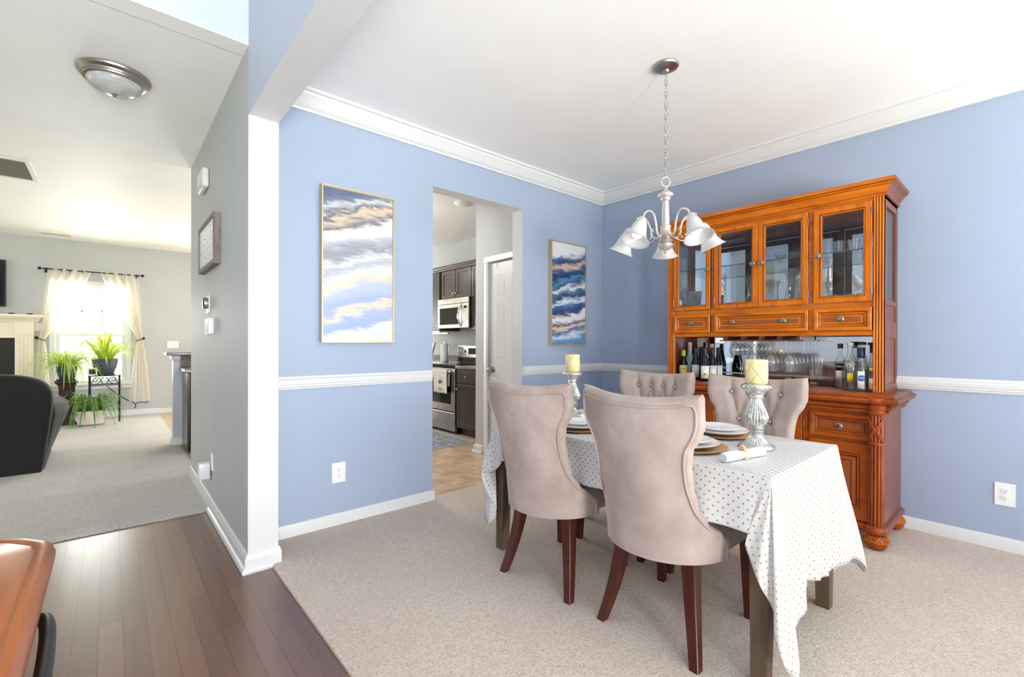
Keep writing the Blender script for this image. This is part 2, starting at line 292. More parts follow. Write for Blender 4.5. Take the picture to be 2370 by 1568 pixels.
# ------------------------------------------------------------------ mesh helpers
class MB:
    """collects shapes (world or local coordinates, minus off) and links them as one mesh object"""
    def __init__(s, off=(0, 0, 0)): s.bm = bmesh.new(); s.off = Vector(off); s.mi = 0; s.uvs = None
    def v(s, p): return s.bm.verts.new(Vector(p)-s.off)
    def f(s, vs):
        try: f = s.bm.faces.new(vs); f.material_index = s.mi; return f
        except ValueError: return None
    def box(s, x0, y0, z0, x1, y1, z1, bev=0, seg=1):
        if x0 > x1: x0, x1 = x1, x0
        if y0 > y1: y0, y1 = y1, y0
        if z0 > z1: z0, z1 = z1, z0
        vs = [s.v((x, y, z)) for z in (z0, z1) for x, y in ((x0, y0), (x1, y0), (x1, y1), (x0, y1))]
        fs = [s.f([vs[i] for i in q]) for q in ((3, 2, 1, 0), (4, 5, 6, 7), (0, 1, 5, 4), (1, 2, 6, 5), (2, 3, 7, 6), (3, 0, 4, 7))]
        if bev:
            es = list({e for f in fs for e in f.edges})
            r = bmesh.ops.bevel(s.bm, geom=es, offset=bev, segments=seg, affect='EDGES', profile=.6)
            for f in r['faces']: f.material_index = s.mi
        return s
    def rings(s, rings, closed=True, cap0=True, cap1=True, band=None):
        rr = [[s.v(p) for p in r] for r in rings]; n = len(rr[0])
        for q, (a, b) in enumerate(zip(rr, rr[1:])):
            if band: s.mi = band[q]
            for i in range(n if closed else n-1): s.f([a[i], a[(i+1) % n], b[(i+1) % n], b[i]])
        s.mi = 0
        if closed and cap0: s.f(rr[0][::-1])
        if closed and cap1: s.f(rr[-1])
        return rr
    def lathe(s, prof, c=(0, 0, 0), seg=32, axis=(0, 0, 1), cap=True, ripple=0, rn=0):
        a = Vector(axis).normalized(); u = a.orthogonal().normalized(); w = a.cross(u); c = Vector(c); R = []
        for r, h in prof:
            R.append([c+a*h+(u*cos(2*pi*i/seg)+w*sin(2*pi*i/seg))*max(r, 1e-4)*(1+(ripple*cos(rn*2*pi*i/seg) if rn else 0)) for i in range(seg)])
        s.rings(R, True, cap, cap); return s
    def cyl(s, c, r, h, axis=(0, 0, 1), seg=20, r2=None): return s.lathe([(r, 0), (r if r2 is None else r2, h)], c, seg, axis)
    def tube(s, pts, r, seg=8, closed=False):
        pts = [Vector(p) for p in pts]; n = len(pts); R = []; u = None
        for i, p in enumerate(pts):
            a, b = (pts[i-1], pts[(i+1) % n]) if closed else (pts[max(i-1, 0)], pts[min(i+1, n-1)])
            t = (b-a).normalized()
            u = t.orthogonal().normalized() if u is None else (u-t*u.dot(t)).normalized()
            w = t.cross(u); rr = r[i] if isinstance(r, (list, tuple)) else r
            R.append([p+(u*cos(2*pi*k/seg)+w*sin(2*pi*k/seg))*rr for k in range(seg)])
        if closed: R.append(R[0])
        s.rings(R, True, not closed, not closed); return s
    def sphere(s, c, r, seg=14, sc=(1, 1, 1)):
        c = Vector(c); R = []
        for j in range(seg//2+1):
            t = pi*j/(seg//2); R.append([c+Vector((sin(t)*cos(2*pi*i/seg)*sc[0], sin(t)*sin(2*pi*i/seg)*sc[1], -cos(t)*sc[2]))*r if 0 < j < seg//2 else c+Vector((cos(2*pi*i/seg)*1e-4, sin(2*pi*i/seg)*1e-4, -cos(t)*sc[2]*r)) for i in range(seg)])
        s.rings(R); return s
    def prism(s, poly, fn, a0, a1):
        """poly in 2-D, fn(a, p, q) -> point; closed solid from a0 to a1"""
        s.rings([[fn(a0, *p) for p in poly], [fn(a1, *p) for p in poly]]); return s
    def frame(s, rect, prof, fn, fill=True):
        """rect (a0,b0,a1,b1); prof [(inset, height)]; mitred rings; fn(a,b,h) -> point"""
        a0, b0, a1, b1 = rect
        R = [[fn(a0+i, b0+i, h), fn(a1-i, b0+i, h), fn(a1-i, b1-i, h), fn(a0+i, b1-i, h)] for i, h in [q[:2] for q in prof]]
        s.rings(R, True, False, fill, [q[2] if len(q) > 2 else 0 for q in prof]); return s
    def grid(s, fn, nu, nv, closeu=False):
        R = [[s.v(fn(i/(nu if closeu else nu), j/nv)) for i in range(nu if closeu else nu+1)] for j in range(nv+1)]
        k = len(R[0])
        for a, b in zip(R, R[1:]):
            for i in range(k if closeu else k-1): s.f([a[i], a[(i+1) % k], b[(i+1) % k], b[i]])
        return R
    def build(s, name, m, parent=None, loc=None, smooth=35, pick=None, rot=0, flip=True, solid=0):
        bm = s.bm
        if flip: bmesh.ops.recalc_face_normals(bm, faces=bm.faces)
        me = bpy.data.meshes.new(name)
        mats = m if isinstance(m, (list, tuple)) else [m]
        for x in mats: me.materials.append(M[x] if isinstance(x, str) else x)
        if pick:
            for f in bm.faces: f.material_index = pick(f.calc_center_median()+s.off, f.normal)
        bm.to_mesh(me); bm.free()
        if smooth:
            for p in me.polygons: p.use_smooth = True
            me.set_sharp_from_angle(angle=radians(smooth))
        o = bpy.data.objects.new(name, me); COL.objects.link(o)
        if parent: o.parent = parent
        if loc is not None: o.location = loc
        if rot: o.rotation_euler.z = rot
        if solid:
            md = o.modifiers.new('thickness', 'SOLIDIFY'); md.thickness = solid; md.offset = 0
        return o
def tag(o, label=None, cat=None, group=None, kind=None):
    for k, v in (('label', label), ('category', cat), ('group', group), ('kind', kind)):
        if v: o[k] = v
    return o
def thing(name, label, cat, loc, rot=0, group=None):
    o = bpy.data.objects.new(name, None); COL.objects.link(o); o.location = loc; o.rotation_euler.z = rot; o.empty_display_size = .1
    return tag(o, label, cat, group)
def dup(o, loc=None, rot=None, label=None, parent=None):
    c = o.copy(); COL.objects.link(c)
    if parent: c.parent = parent
    if loc is not None: c.location = loc
    if rot is not None: c.rotation_euler.z = rot
    if label: c['label'] = label
    for ch in list(o.children): dup(ch, parent=c)
    return c
def struct(o): o['kind'] = 'structure'; return o
def smoothstep(t): t = max(0, min(1, t)); return t*t*(3-2*t)
def interp(keys, z):
    if z <= keys[0][0]: return keys[0][1]
    for (a, x), (b, y) in zip(keys, keys[1:]):
        if z <= b: return x+(y-x)*smoothstep((z-a)/(b-a))
    return keys[-1][1]
def catmull(P, n):
    out = []; P = [Vector(p) for p in P]; k = len(P)
    for i in range(k-1):
        p0, p1, p2, p3 = P[max(i-1, 0)], P[i], P[i+1], P[min(i+2, k-1)]
        for j in range(n):
            t = j/n; out.append(.5*((2*p1)+(p2-p0)*t+(2*p0-5*p1+4*p2-p3)*t*t+(3*p1-p0-3*p2+p3)*t**3))
    out.append(P[-1]); return out
def text(name, s, size, mtx, m, parent, extrude=.0004):
    cu = bpy.data.curves.new(name, 'FONT'); cu.body = s; cu.size = size; cu.extrude = extrude; cu.align_x = 'CENTER'; cu.align_y = 'CENTER'
    cu.materials.append(M[m]); o = bpy.data.objects.new(name, cu); COL.objects.link(o); o.parent = parent; o.matrix_local = mtx
    bpy.context.view_layer.update(); me = bpy.data.meshes.new_from_object(o.evaluated_get(bpy.context.evaluated_depsgraph_get()))
    r = bpy.data.objects.new(name, me); bpy.data.objects.remove(o); r.name = name; COL.objects.link(r); r.parent = parent; r.matrix_local = mtx
    return r

# ------------------------------------------------------------------ the rooms
YL, XR, ZC = 2.989, 3.866, 2.74           # dining side wall, hutch wall, ceiling
XW0, XW1 = .535, .68                      # faces of the wall between hall and dining room
OX0, OX1, OZ = 1.822, 2.734, 2.377        # kitchen opening
YB, YF, XK = -2.7, 9.65, 4.0              # front wall, far living wall, kitchen wall
XLV, XHL = -4.2, -1.3                     # living room side wall, foyer side wall
ZT = 5.3
# floors
struct(MB().box(XHL-.1, YB-.1, -.08, .645, 3.84, 0).build('floor', 'planks', smooth=0))
struct(MB().box(.645, YB-.1, -.08, XR+.1, YL+.07, .012, .006, 2).build('floor_dining', 'carpet', smooth=30))
struct(MB().box(XLV-.1, 3.845, -.08, .6, YF+.05, .012, .006, 2).build('floor_living', 'carpet2', smooth=30))
_b = MB(); _b.box(.6, 3.84, -.08, XK+.1, YF+.05, .002); _b.box(.645, YL+.07, -.08, XK+.1, 3.84, .002)
struct(_b.build('floor_kitchen', 'vinyl', smooth=0))
# dining side wall with kitchen opening
b = MB(); y0, y1 = YL, YL+.131
b.box(XW1-.02, y0, 0, OX0, y1, ZC); b.box(OX1, y0, 0, XR+.12, y1, ZC); b.box(OX0, y0, OZ, OX1, y1, ZC)
def pk(c, n):
    if abs(c.y-y0) < .01: return 0
    if abs(c.y-y1) < .01: return 1
    return 2
struct(b.build('wall_left', ['blue', 'gray', 'jamb'], pick=pk, smooth=0))
# hutch wall
struct(MB().box(XR, YB-.1, 0, XR+.12, YL, ZC).build('wall_right', 'blue', smooth=0))
# wall between hall and dining: stub with white end, header beam and the wall above it
YE = 2.69
b = MB(); b.box(XW0, YE, 0, XW1, 4.95, ZC)
def pk(c, n):
    if abs(c.y-YE) < .01: return 2
    if c.x > XW1-.01 and c.y < YL+.2: return 0
    return 1
struct(b.build('wall_hall', ['blue', 'gray', 'jamb'], pick=pk, smooth=0))
BZ = 2.378
struct(MB().box(XW0, YB, BZ, XW1, YE, ZT).build('wall_header', ['foyer', 'blue', 'jamb'], smooth=0, pick=lambda c, n: 2 if abs(c.z-BZ) < .01 else (1 if c.x > XW1-.01 else 0))); b.bm.free()
# upper foyer wall above the hall ceiling, foyer shell
struct(MB().box(XHL-.1, YE, ZC, XW0, YE+.12, ZT).build('wall_upper', 'foyer', smooth=0))
struct(MB().box(XLV, YE+.0, 0, XHL-.12, YE+.12, ZC).build('wall_living_near', 'gray', smooth=0))
# front wall: dining window, entry door with glass, foyer window
def wall_y(name, y0, y1, x0, x1, z0, z1, holes, mats, pick=None):
    b = MB(); xs = sorted({x0, x1, *[h[0] for h in holes], *[h[2] for h in holes]}); zs = sorted({z0, z1, *[h[1] for h in holes], *[h[3] for h in holes]})
    for a, c in zip(xs, xs[1:]):
        for e, g in zip(zs, zs[1:]):
            mx, mz = (a+c)/2, (e+g)/2
            if not any(h[0] < mx < h[2] and h[1] < mz < h[3] for h in holes): b.box(a, y0, e, c, y1, g)
    return struct(b.build(name, mats, smooth=0, pick=pick))
wall_y('wall_front', YB-.14, YB, XHL-.12, XR+.12, 0, ZT, [(1.0, .5, 3.6, 2.4), (-.95, .02, .25, 2.15), (-1.05, 3.1, .4, 4.6)], ['blue', 'foyer'], pick=lambda c, n: 0 if (c.x > XW1 and c.z < ZC) else 1)
# far living wall with window
wall_y('wall_far', YF, YF+.14, XLV, XK+.12, 0, ZC, [(-.62, .55, .17, 2.06), (1.6, 1.0, 3.0, 2.1)], ['gray'])
def wall_x(name, x0, x1, y0, y1, z0, z1, holes, mats):
    b = MB(); ys = sorted({y0, y1, *[h[0] for h in holes], *[h[2] for h in holes]}); zs = sorted({z0, z1, *[h[1] for h in holes], *[h[3] for h in holes]})
    for a, c in zip(ys, ys[1:]):
        for e, g in zip(zs, zs[1:]):
            my, mz = (a+c)/2, (e+g)/2
            if not any(h[0] < my < h[2] and h[1] < mz < h[3] for h in holes): b.box(x0, a, e, x1, c, g)
    return struct(b.build(name, mats, smooth=0))
wall_x('wall_foyer', XHL-.12, XHL, YB, YE+.4, 0, ZT, [(-2.2, .7, -.2, 2.3)], ['foyer'])  # opening added for the side fill lamp
wall_x('wall_living', XLV-.14, XLV, YE, YF+.14, 0, ZC, [(5.0, .5, 8.2, 2.2)], ['gray'])
wall_x('wall_kitchen', XK, XK+.14, YL+.13, YF, 0, ZC, [(7.2, .03, 9.1, 2.1)], ['gray'])
# pantry bump-out
b = MB(); b.box(3.0, YL+.131, 0, 3.11, 3.20, ZC); b.box(3.0, 3.82, 0, 3.11, 4.03, ZC); b.box(3.0, 3.20, 2.045, 3.11, 3.82, ZC); b.box(3.11, 3.92, 0, XK, 4.03, ZC)
struct(b.build('wall_pantry', 'gray', smooth=0))
# ceilings
struct(MB().box(XW1, YB, ZC, XR+.12, YL+.07, ZC+.1).build('ceiling', 'ceil', smooth=0))
b = MB(); b.box(XLV-.14, YE+.12, ZC, XW1, YF+.14, ZC+.1); b.box(XW1, YL+.07, ZC, XK+.14, YF+.14, ZC+.1); b.box(XLV-.14, YE, ZC, XHL-.12, YE+.12, ZC+.1)
b.box(XHL-.1, YE, ZC-.004, XW0, YE+.12, ZC)
struct(b.build('ceiling_hall', 'ceil', smooth=0))
struct(MB().box(XHL-.12, YB-.14, ZT, XW1, YE+.12, ZT+.1).build('ceiling_foyer', 'ceil', smooth=0))

# mouldings ------------------------------------------------------
CR = [(0, 0), (.018, 0), (.022, .012), (.03, .016), (.045, .032), (.062, .062), (.078, .078), (.082, .092), (.098, .096), (.1, .112), (0, .112)]   # (out from wall, up)
def run(b, prof, p0, p1, out, up=(0, 0, 1), m0=0, m1=0):
    """profile extruded from p0 to p1; m0/m1 = mitre slope at the ends"""
    p0, p1, out, up = Vector(p0), Vector(p1), Vector(out), Vector(up); d = (p1-p0).normalized()
    b.rings([[p0+out*o+up*u-d*o*m0 for o, u in prof], [p1+out*o+up*u+d*o*m1 for o, u in prof]])
zc = ZC-.112
b = MB(); run(b, CR, (XW1, YL, zc), (XR, YL, zc), (0, -1, 0), m1=-1); struct(b.build('trim_1', 'trim', smooth=25))
b = MB(); run(b, CR, (XR, YB, zc), (XR, YL, zc), (-1, 0, 0), m1=-1); struct(b.build('trim_2', 'trim', smooth=25))
RAIL = [(0, 0), (.008, 0), (.012, .012), (.02, .016), (.02, .026), (.026, .03), (.03, .05), (.024, .06), (.014, .066), (.008, .078), (0, .08)]
zr = .909
b = MB(); run(b, RAIL, (XW1, YL, zr), (OX0-.004, YL, zr), (0, -1, 0), m1=-.35); struct(b.build('trim_3', 'trim', smooth=25))
b = MB(); run(b, RAIL, (OX1+.004, YL, zr), (XR, YL, zr), (0, -1, 0), m0=-.35, m1=-1); struct(b.build('trim_4', 'trim', smooth=25))
b = MB(); run(b, RAIL, (XR, YB, zr), (XR, YL, zr), (-1, 0, 0), m1=-1); struct(b.build('trim_5', 'trim', smooth=25))
BASE = [(0, 0), (.014, 0), (.014, .062), (.01, .072), (.006, .084), (0, .086)]
BASEH = [(0, 0), (.03, 0), (.032, .012), (.026, .026), (.016, .03), (.016, .068), (.011, .078), (.009, .088), (0, .096)]
b = MB(); run(b, BASE, (XW1, YL, 0), (OX0, YL, 0), (0, -1, 0), m1=1); struct(b.build('baseboard_left', 'trim', smooth=25))
b = MB(); run(b, BASE, (OX1, YL, 0), (XR, YL, 0), (0, -1, 0), m0=1, m1=-1); struct(b.build('baseboard_left_far', 'trim', smooth=25))
b = MB(); run(b, BASE, (XR, YB, 0), (XR, YL, 0), (-1, 0, 0), m1=-1); struct(b.build('baseboard_right', 'trim', smooth=25))
b = MB(); run(b, BASEH, (XW0, YE, 0), (XW0, 3.84, 0), (-1, 0, 0), m0=1); run(b, BASE, (XW0, 3.84, .012), (XW0, 4.95, .012), (-1, 0, 0)); struct(b.build('baseboard_hall', 'trim', smooth=25))
b = MB(); run(b, BASEH, (XW0, YE, 0), (XW1-.03, YE, 0), (0, -1, 0), m0=1); run(b, BASE, (XW1-.03, YE, .012), (XW1, YE, .012), (0, -1, 0), m1=1)
run(b, BASE, (XW1, YE, .012), (XW1, YL, .012), (1, 0, 0), m0=1, m1=-1); struct(b.build('baseboard_column', 'trim', smooth=25))
b = MB(); run(b, BASE, (.6, YF, .0), (XK, YF, .0), (0, -1, 0)); run(b, BASE, (-.85, YF, .012), (.6, YF, .012), (0, -1, 0)); struct(b.build('baseboard_far', 'trim', smooth=25))
b = MB(); run(b, BASEH, (3.0, 4.03, 0), (3.0, 3.90, 0), (-1, 0, 0), m0=1); run(b, BASEH, (3.0, 4.03, 0), (3.1, 4.03, 0), (0, 1, 0), m0=1); struct(b.build('baseboard_pantry', 'trim', smooth=25))

# far window: frame, sashes with muntins, pane, sill
def window_y(name, x0, z0, x1, z1, yin, yout, cols=3, rows=2):
    b = MB(); ym = (yin+yout)/2
    b.frame((x0-.07, z0-.02, x1+.07, z1+.07), [(0, 0), (.0, .018), (.05, .018), (.07, .008), (.07, 0)], lambda a, c, h: (a, yin-h, c), False)
    root = struct(b.build(name, 'trim', smooth=25))
    s = MB(); s.box(x0-.09, yin-.05, z0-.03, x1+.09, yin+.07, z0+.0, .005); s.box(x0-.07, yin-.016, z0-.09, x1+.07, yin, z0-.03); s.build('window_sill', 'trim', root)
    zm = (z0+z1)/2
    for k, (a, c, yy) in enumerate(((z0, zm+.02, ym-.02), (zm-.02, z1, ym+.02))):
        s = MB(); s.frame((x0, a, x1, c), [(0, -.015), (0, .015), (.04, .015), (.045, .005), (.045, -.015)], lambda p, q, h, yy=yy: (p, yy-h, q), False)
        for i in range(1, cols): x = x0+.045+(x1-x0-.09)*i/cols; s.box(x-.008, yy-.008, a+.04, x+.008, yy+.008, c-.04)
        for j in range(1, rows): z = a+.045+(c-a-.09)*j/rows; s.box(x0+.04, yy-.008, z-.008, x1-.04, yy+.008, z+.008)
        so = s.build('window_sash', 'trim', root)
        p = MB(); p.box(x0+.04, yy-.002, a+.04, x1-.04, yy+.002, c-.04); p.build('window_pane', 'pane', so, smooth=0)
    return root
window_y('window_1', -.62, .55, .17, 2.06, YF, YF+.14)
window_y('window_2', 1.6, 1.0, 3.0, 2.1, YF, YF+.14)
def window_back(name, x0, z0, x1, z1, cols, rows):
    b = MB(); b.frame((x0-.07, z0-.07, x1+.07, z1+.07), [(0, 0), (.0, .018), (.05, .018), (.07, .008), (.07, 0)], lambda a, c, h: (a, YB+h, c), False)
    b.frame((x0, z0, x1, z1), [(0, -.09), (0, -.05), (.045, -.05), (.045, -.09)], lambda a, c, h: (a, YB+h, c), False)
    for i in range(1, cols): x = x0+(x1-x0)*i/cols; b.box(x-.012, YB-.08, z0, x+.012, YB-.06, z1)
    for j in range(1, rows): z = z0+(z1-z0)*j/rows; b.box(x0, YB-.08, z-.012, x1, YB-.06, z+.012)
    r = struct(b.build(name, 'trim', smooth=25)); p = MB(); p.box(x0, YB-.072, z0, x1, YB-.068, z1); p.build('window_pane', 'pane', r, smooth=0)
window_back('window_3', 1.0, .5, 3.6, 2.4, 6, 4)
window_back('window_4', -1.05, 3.1, .4, 4.6, 3, 3)
b = MB(); b.frame((-2.2, .7, -.2, 2.3), [(0, .06), (0, .10), (.045, .10), (.045, .06)], lambda a, c, h: (XHL-h, a, c), False)  # window added out of view to let the side fill lamp in
for k in (1, 2): b.box(XHL-.09, -2.2+k*2/3-.012, .7, XHL-.07, -2.2+k*2/3+.012, 2.3)
r_ = struct(b.build('window_added_side', 'trim', smooth=25)); p = MB(); p.box(XHL-.082, -2.2, .7, XHL-.078, -.2, 2.3); p.build('window_pane', 'pane', r_, smooth=0)
# glazed entry door
b = MB(); b.frame((-.95, .02, .25, 2.15), [(0, -.1), (0, -.05), (.14, -.05), (.14, -.1)], lambda a, c, h: (a, YB+h, c), False); b.box(-.85, YB-.1, .03, .15, YB-.05, .26, .004)
dr = struct(b.build('door_1', 'trim', smooth=25)); p = MB(); p.box(-.83, YB-.077, .25, .13, YB-.073, 2.03); p.build('door_pane', 'pane', dr, smooth=0)
b = MB(); b.sphere((.1, YB-.03, .98), .03); b.cyl((.1, YB-.05, .98), .014, .03, (0, 1, 0)); b.build('door_knob', 'nickel', dr)

# pantry door: six-panel slab, casing, knob
b = MB()
def px(a, c, h): return (3.03-h, a, c)
Y0, Y1, Z0, Z1 = 3.205, 3.815, .012, 2.04
yr = [Y0, Y0+.115, Y0+.255, Y0+.355, Y0+.495, Y1]
yr = [3.205, 3.32, 3.465, 3.555, 3.70, 3.815]
zr_ = [Z0, .25, .82, 1.02, 1.60, 1.69, 1.90, Z1]
def rects():
    for i in range(5):
        for j in range(7):
            yield (yr[i], zr_[j], yr[i+1], zr_[j+1]), (i in (1, 3) and j in (1, 3, 5))
for r, panel in rects():
    if panel: b.frame(r, [(0, 0), (.012, -.009), (.018, -.009), (.03, 0)], px)
    else: b.frame(r, [(0, 0)], px)
b.box(3.032, Y0, Z0, 3.065, Y1, Z1)
bmesh.ops.remove_doubles(b.bm, verts=b.bm.verts, dist=.0004)
door = struct(b.build('door_2', 'dooroff', smooth=20, flip=True))
b = MB(); b.cyl((3.03, 3.765, .915), .03, .008, (-1, 0, 0)); b.cyl((3.022, 3.765, .915), .011, .03, (-1, 0, 0)); b.sphere((2.975, 3.765, .915), .027, 16, (.8, 1, 1)); b.build('door_knob', 'nickel', door)
b = MB(); b.tube([(3.028, 3.70, 2.035), (3.024, 3.70, 1.99), (3.012, 3.70, 1.975), (3.008, 3.70, 1.99)], .002, 6); b.build('door_hook', 'chrome', door)
CAS = [(0, 0), (0, .012), (.014, .018), (.05, .012), (.062, .006), (.062, 0)]
b = MB()
for y0_, sg in ((3.205, -1), (3.815, 1)):
    run(b, [(h, sg*i) for i, h in CAS], (3.0, y0_, 0), (3.0, y0_, 2.045), (-1, 0, 0), (0, 1, 0))
b.box(2.982, 3.15, 2.045, 3.0, 3.877, 2.105, .004)
struct(b.build('trim_6', 'dooroff', smooth=25))
# outside: neighbour house and lawn seen through the far window
struct(MB().box(-30, -30, -.5, 30, 40, -.35).build('ground_outside', 'grass', smooth=0))
b = MB(); b.box(-6, 14, -.35, 5, 15, 6); nh = tag(b.build('neighbour_house', 'siding', smooth=0), 'pale sided neighbouring house seen through the living room window', 'house')
b = MB(); b.box(-1.5, 13.95, .9, -.6, 14.02, 2.0); b.build('window', 'plastic', nh, smooth=0)
# ------------------------------------------------------------------ dining chairs
ZT_ = [(.37, .40), (.44, .405), (.47, .36), (.52, .285), (.58, .246), (.66, .228), (.74, .224), (.795, .232), (.86, .268), (.89, .280), (.975, .279), (1.0, .268)]
RT_ = [(.37, .25), (.55, .275), (.66, .36), (.75, .44), (.9, .58), (1.0, .60)]
XB_ = [(.37, -.285), (.5, -.29), (1.0, -.345)]
BUT = [(-.145, .905), (-.048, .905), (.048, .905), (.145, .905), (-.096, .755), (0, .755), (.096, .755), (-.145, .61), (-.048, .61), (.048, .61), (.145, .61)]
CRE = []
for l, z in BUT[:4]: CRE.append(((l, z), (l*1.05, 1.01)))
for a, c in ((0, 4), (1, 4), (1, 5), (2, 5), (2, 6), (3, 6), (4, 7), (4, 8), (5, 8), (5, 9), (6, 9), (6, 10)): CRE.append((BUT[a], BUT[c]))
def segd(p, a, b):
    ax, ay = a; bx, by = b; dx, dy = bx-ax, by-ay; t = max(0, min(1, ((p[0]-ax)*dx+(p[1]-ay)*dy)/(dx*dx+dy*dy)))
    return sqrt((p[0]-ax-dx*t)**2+(p[1]-ay-dy*t)**2)
def shell_pt(l, z, inset=0):
    R = interp(RT_, z); xb = interp(XB_, z); s = 1 if l >= 0 else -1; a = abs(l); r = R-inset
    if a < R*pi/2: t = a/R; return Vector((xb+R-r*cos(t), s*r*sin(t), z)), Vector((cos(t), -s*sin(t), 0))
    return Vector((xb+R+(a-R*pi/2), s*r, z)), Vector((0, -s, 0))
NS, NT = 64, 56
def warp(s): return math.copysign(1-(1-abs(s))**1.55, s)          # denser near the edges
def ztop(s): return .978+.024*abs(s)**2.2
def chair_shell():
    b = MB(); rows_o, rows_i = [], []
    for j in range(NT+1):
        t = j/NT; t = 1-(1-t)**1.45; ro, ri = [], []
        for i in range(NS+1):
            s = warp(-1+2*i/NS); zt = ztop(s); z = .37+(zt-.37)*t; l = interp(ZT_, min(z, 1.0))*s
            p, n = shell_pt(l, z)
            L = interp(ZT_, min(z, 1.0)); dE = min((1-abs(s))*L, zt-z); dE = max(dE, 0)
            rim = max(0, 1-dE/.018); ro.append(p+n*.016*rim*rim if z > .40 else p)
            dt_, ds_ = zt-z, (1-abs(s))*L; RD = .05
            ee = lambda d_: (1-(1-min(d_/RD, 1))**2.6)**(1/2.6)
            e = ee(dt_)*(ee(ds_) if z > .40 else ee(ds_))
            T = .062 if z > .56 else .034+.028*smoothstep((z-.46)/.1)
            d = 0
            if z > .5:
                for bl, bz in BUT: d += .017*math.exp(-(((l-bl)**2+(z-bz)**2)/.019**2))
                c = min(segd((l, z), a, q) for a, q in CRE); d += .008*math.exp(-(c/.008)**2)
                puff = (.011 if abs(l) < .15 else .011-.007*min(1, (abs(l)-.15)/.04))*min(1, max(0, c-.008)/.035)
            else: puff = .004
            # the padded front swells a little past the back panel at its rim
            li = l*(1+.05*(1 if z > .5 else 0)*(1-e)*0)
            T2 = (T+puff*min(1, dE/.06)-d*min(1, dE/.03))*e
            sl = lambda d_: .016*sin(pi*min(1, d_/RD)**.6)
            q = p+n*T2; wz = smoothstep((z-.45)/.08); q.z += sl(dt_)*wz
            tang = Vector((-n.y, n.x, 0))*(-1 if s < 0 else 1); q += tang*sl(ds_)*wz*.8
            ri.append(q)
        rows_o.append(ro); rows_i.append(ri)
    V = {}
    def gv(k, i, j):
        if k == 1 and (i in (0, NS) or j == NT): k = 0
        key = (k, i, j)
        if key not in V: V[key] = b.v((rows_o if k == 0 else rows_i)[j][i])
        return V[key]
    for j in range(NT):
        for i in range(NS):
            b.f([gv(0, i, j), gv(0, i+1, j), gv(0, i+1, j+1), gv(0, i, j+1)])
            b.f([gv(1, i, j), gv(1, i, j+1), gv(1, i+1, j+1), gv(1, i+1, j)])
    for i in range(NS): b.f([gv(0, i, 0), gv(1, i, 0), gv(1, i+1, 0), gv(0, i+1, 0)])
    return b, rows_o
def chair_leg(rear, sy):
    b = MB(); R = []
    for k in range(9):
        t = k/8
        if rear: x = -.135-.075*t**1.8; y = sy*(.148+.060*t**1.5); h = .030-.012*t
        else: x = .262+.012*t; y = sy*(.200+.008*t); h = .026-.009*t
        z = .40*(1-t)
        c = Vector((x, y, z)); R.append([c+Vector((a*h, q*h, 0)) for a, q in ((-1, -.86), (-.86, -1), (.86, -1), (1, -.86), (1, .86), (.86, 1), (-.86, 1), (-1, .86))])
    b.rings(R); return b
def make_chair(label):
    t = thing('dining_chair', label, 'chair', (0, 0, .012), 0, 'upholstered chairs around the dining table')
    b, ro = chair_shell(); bk = b.build('backrest', 'velvet', t, smooth=60)
    p = MB(); IN = .028
    zs = [.372+(ztop(1)-IN-.372)*k/44 for k in range(45)]
    out = [shell_pt(-(interp(ZT_, z)-IN), z)[0] for z in zs]+[shell_pt((interp(ZT_, ztop(1)-IN)-IN)*(-1+2*k/30), ztop(-1+2*k/30)-IN)[0] for k in range(1, 30)]+[shell_pt(interp(ZT_, z)-IN, z)[0] for z in zs[::-1]]
    out = [q-shell_pt(math.copysign(1, q.y)*.0+math.atan2(q.y, .3)*.3, q.z)[1]*.002 for q in out]
    sm = out[:]
    for _ in range(3): sm = [sm[0]]+[(sm[i-1]+sm[i]*2+sm[i+1])/4 for i in range(1, len(sm)-1)]+[sm[-1]]
    p.tube(sm[::2]+[sm[-1]], .0048, 6); p.build('piping', 'velvet', bk, smooth=60)
    for l, z in BUT:
        q, n = shell_pt(l, z); q = q+n*.053
        s = MB(); s.lathe([(.001, .008), (.006, .007), (.010, .003), (.011, 0), (.009, -.004)], q, 14, n); s.build('button', 'button', bk, smooth=60)
    # seat: rounded cushion between the arms of the shell
    b = MB(); R = []
    def ring(z, g, dz=0):
        o = []
        yh = .234-g
        for k in range(21):
            a = pi/2+pi*k/20; o.append((-.030+yh*cos(a), yh*sin(a), z+dz))
        for k in range(21):
            a = -pi/2+pi*k/20; o.append((.255+(.06-g)*math.copysign(abs(cos(a))**.35, cos(a)), yh*math.copysign(abs(sin(a))**.35, sin(a)), z+dz))
        return o
    for z, g in ((.372, .012), (.378, .002), (.42, 0), (.462, 0), (.478, .006), (.49, .02), (.498, .05), (.503, .1), (.505, .17)): R.append(ring(z, g))
    b.rings(R); b.build('seat', 'velvet', t, smooth=50)
    for rear in (True, False):
        for sy in (-1, 1): chair_leg(rear, sy).build('leg', 'legwood', t, smooth=25)
    return t
ch = make_chair('taupe velvet chair nearest the camera with its plain back to us')
ch.location = (1.80, 1.015, .012); ch.rotation_euler.z = radians(.5)
dup(ch, (1.765, 1.625, .012), radians(5), 'taupe velvet chair with its plain back to us, beside the kitchen opening')
dup(ch, (2.43, 1.63, .012), radians(180+3), 'button-tufted taupe chair facing us in front of the dark wine bottles')
dup(ch, (2.45, 1.035, .012), radians(180), 'button-tufted chair facing us directly behind the nearer mercury glass candle holder')

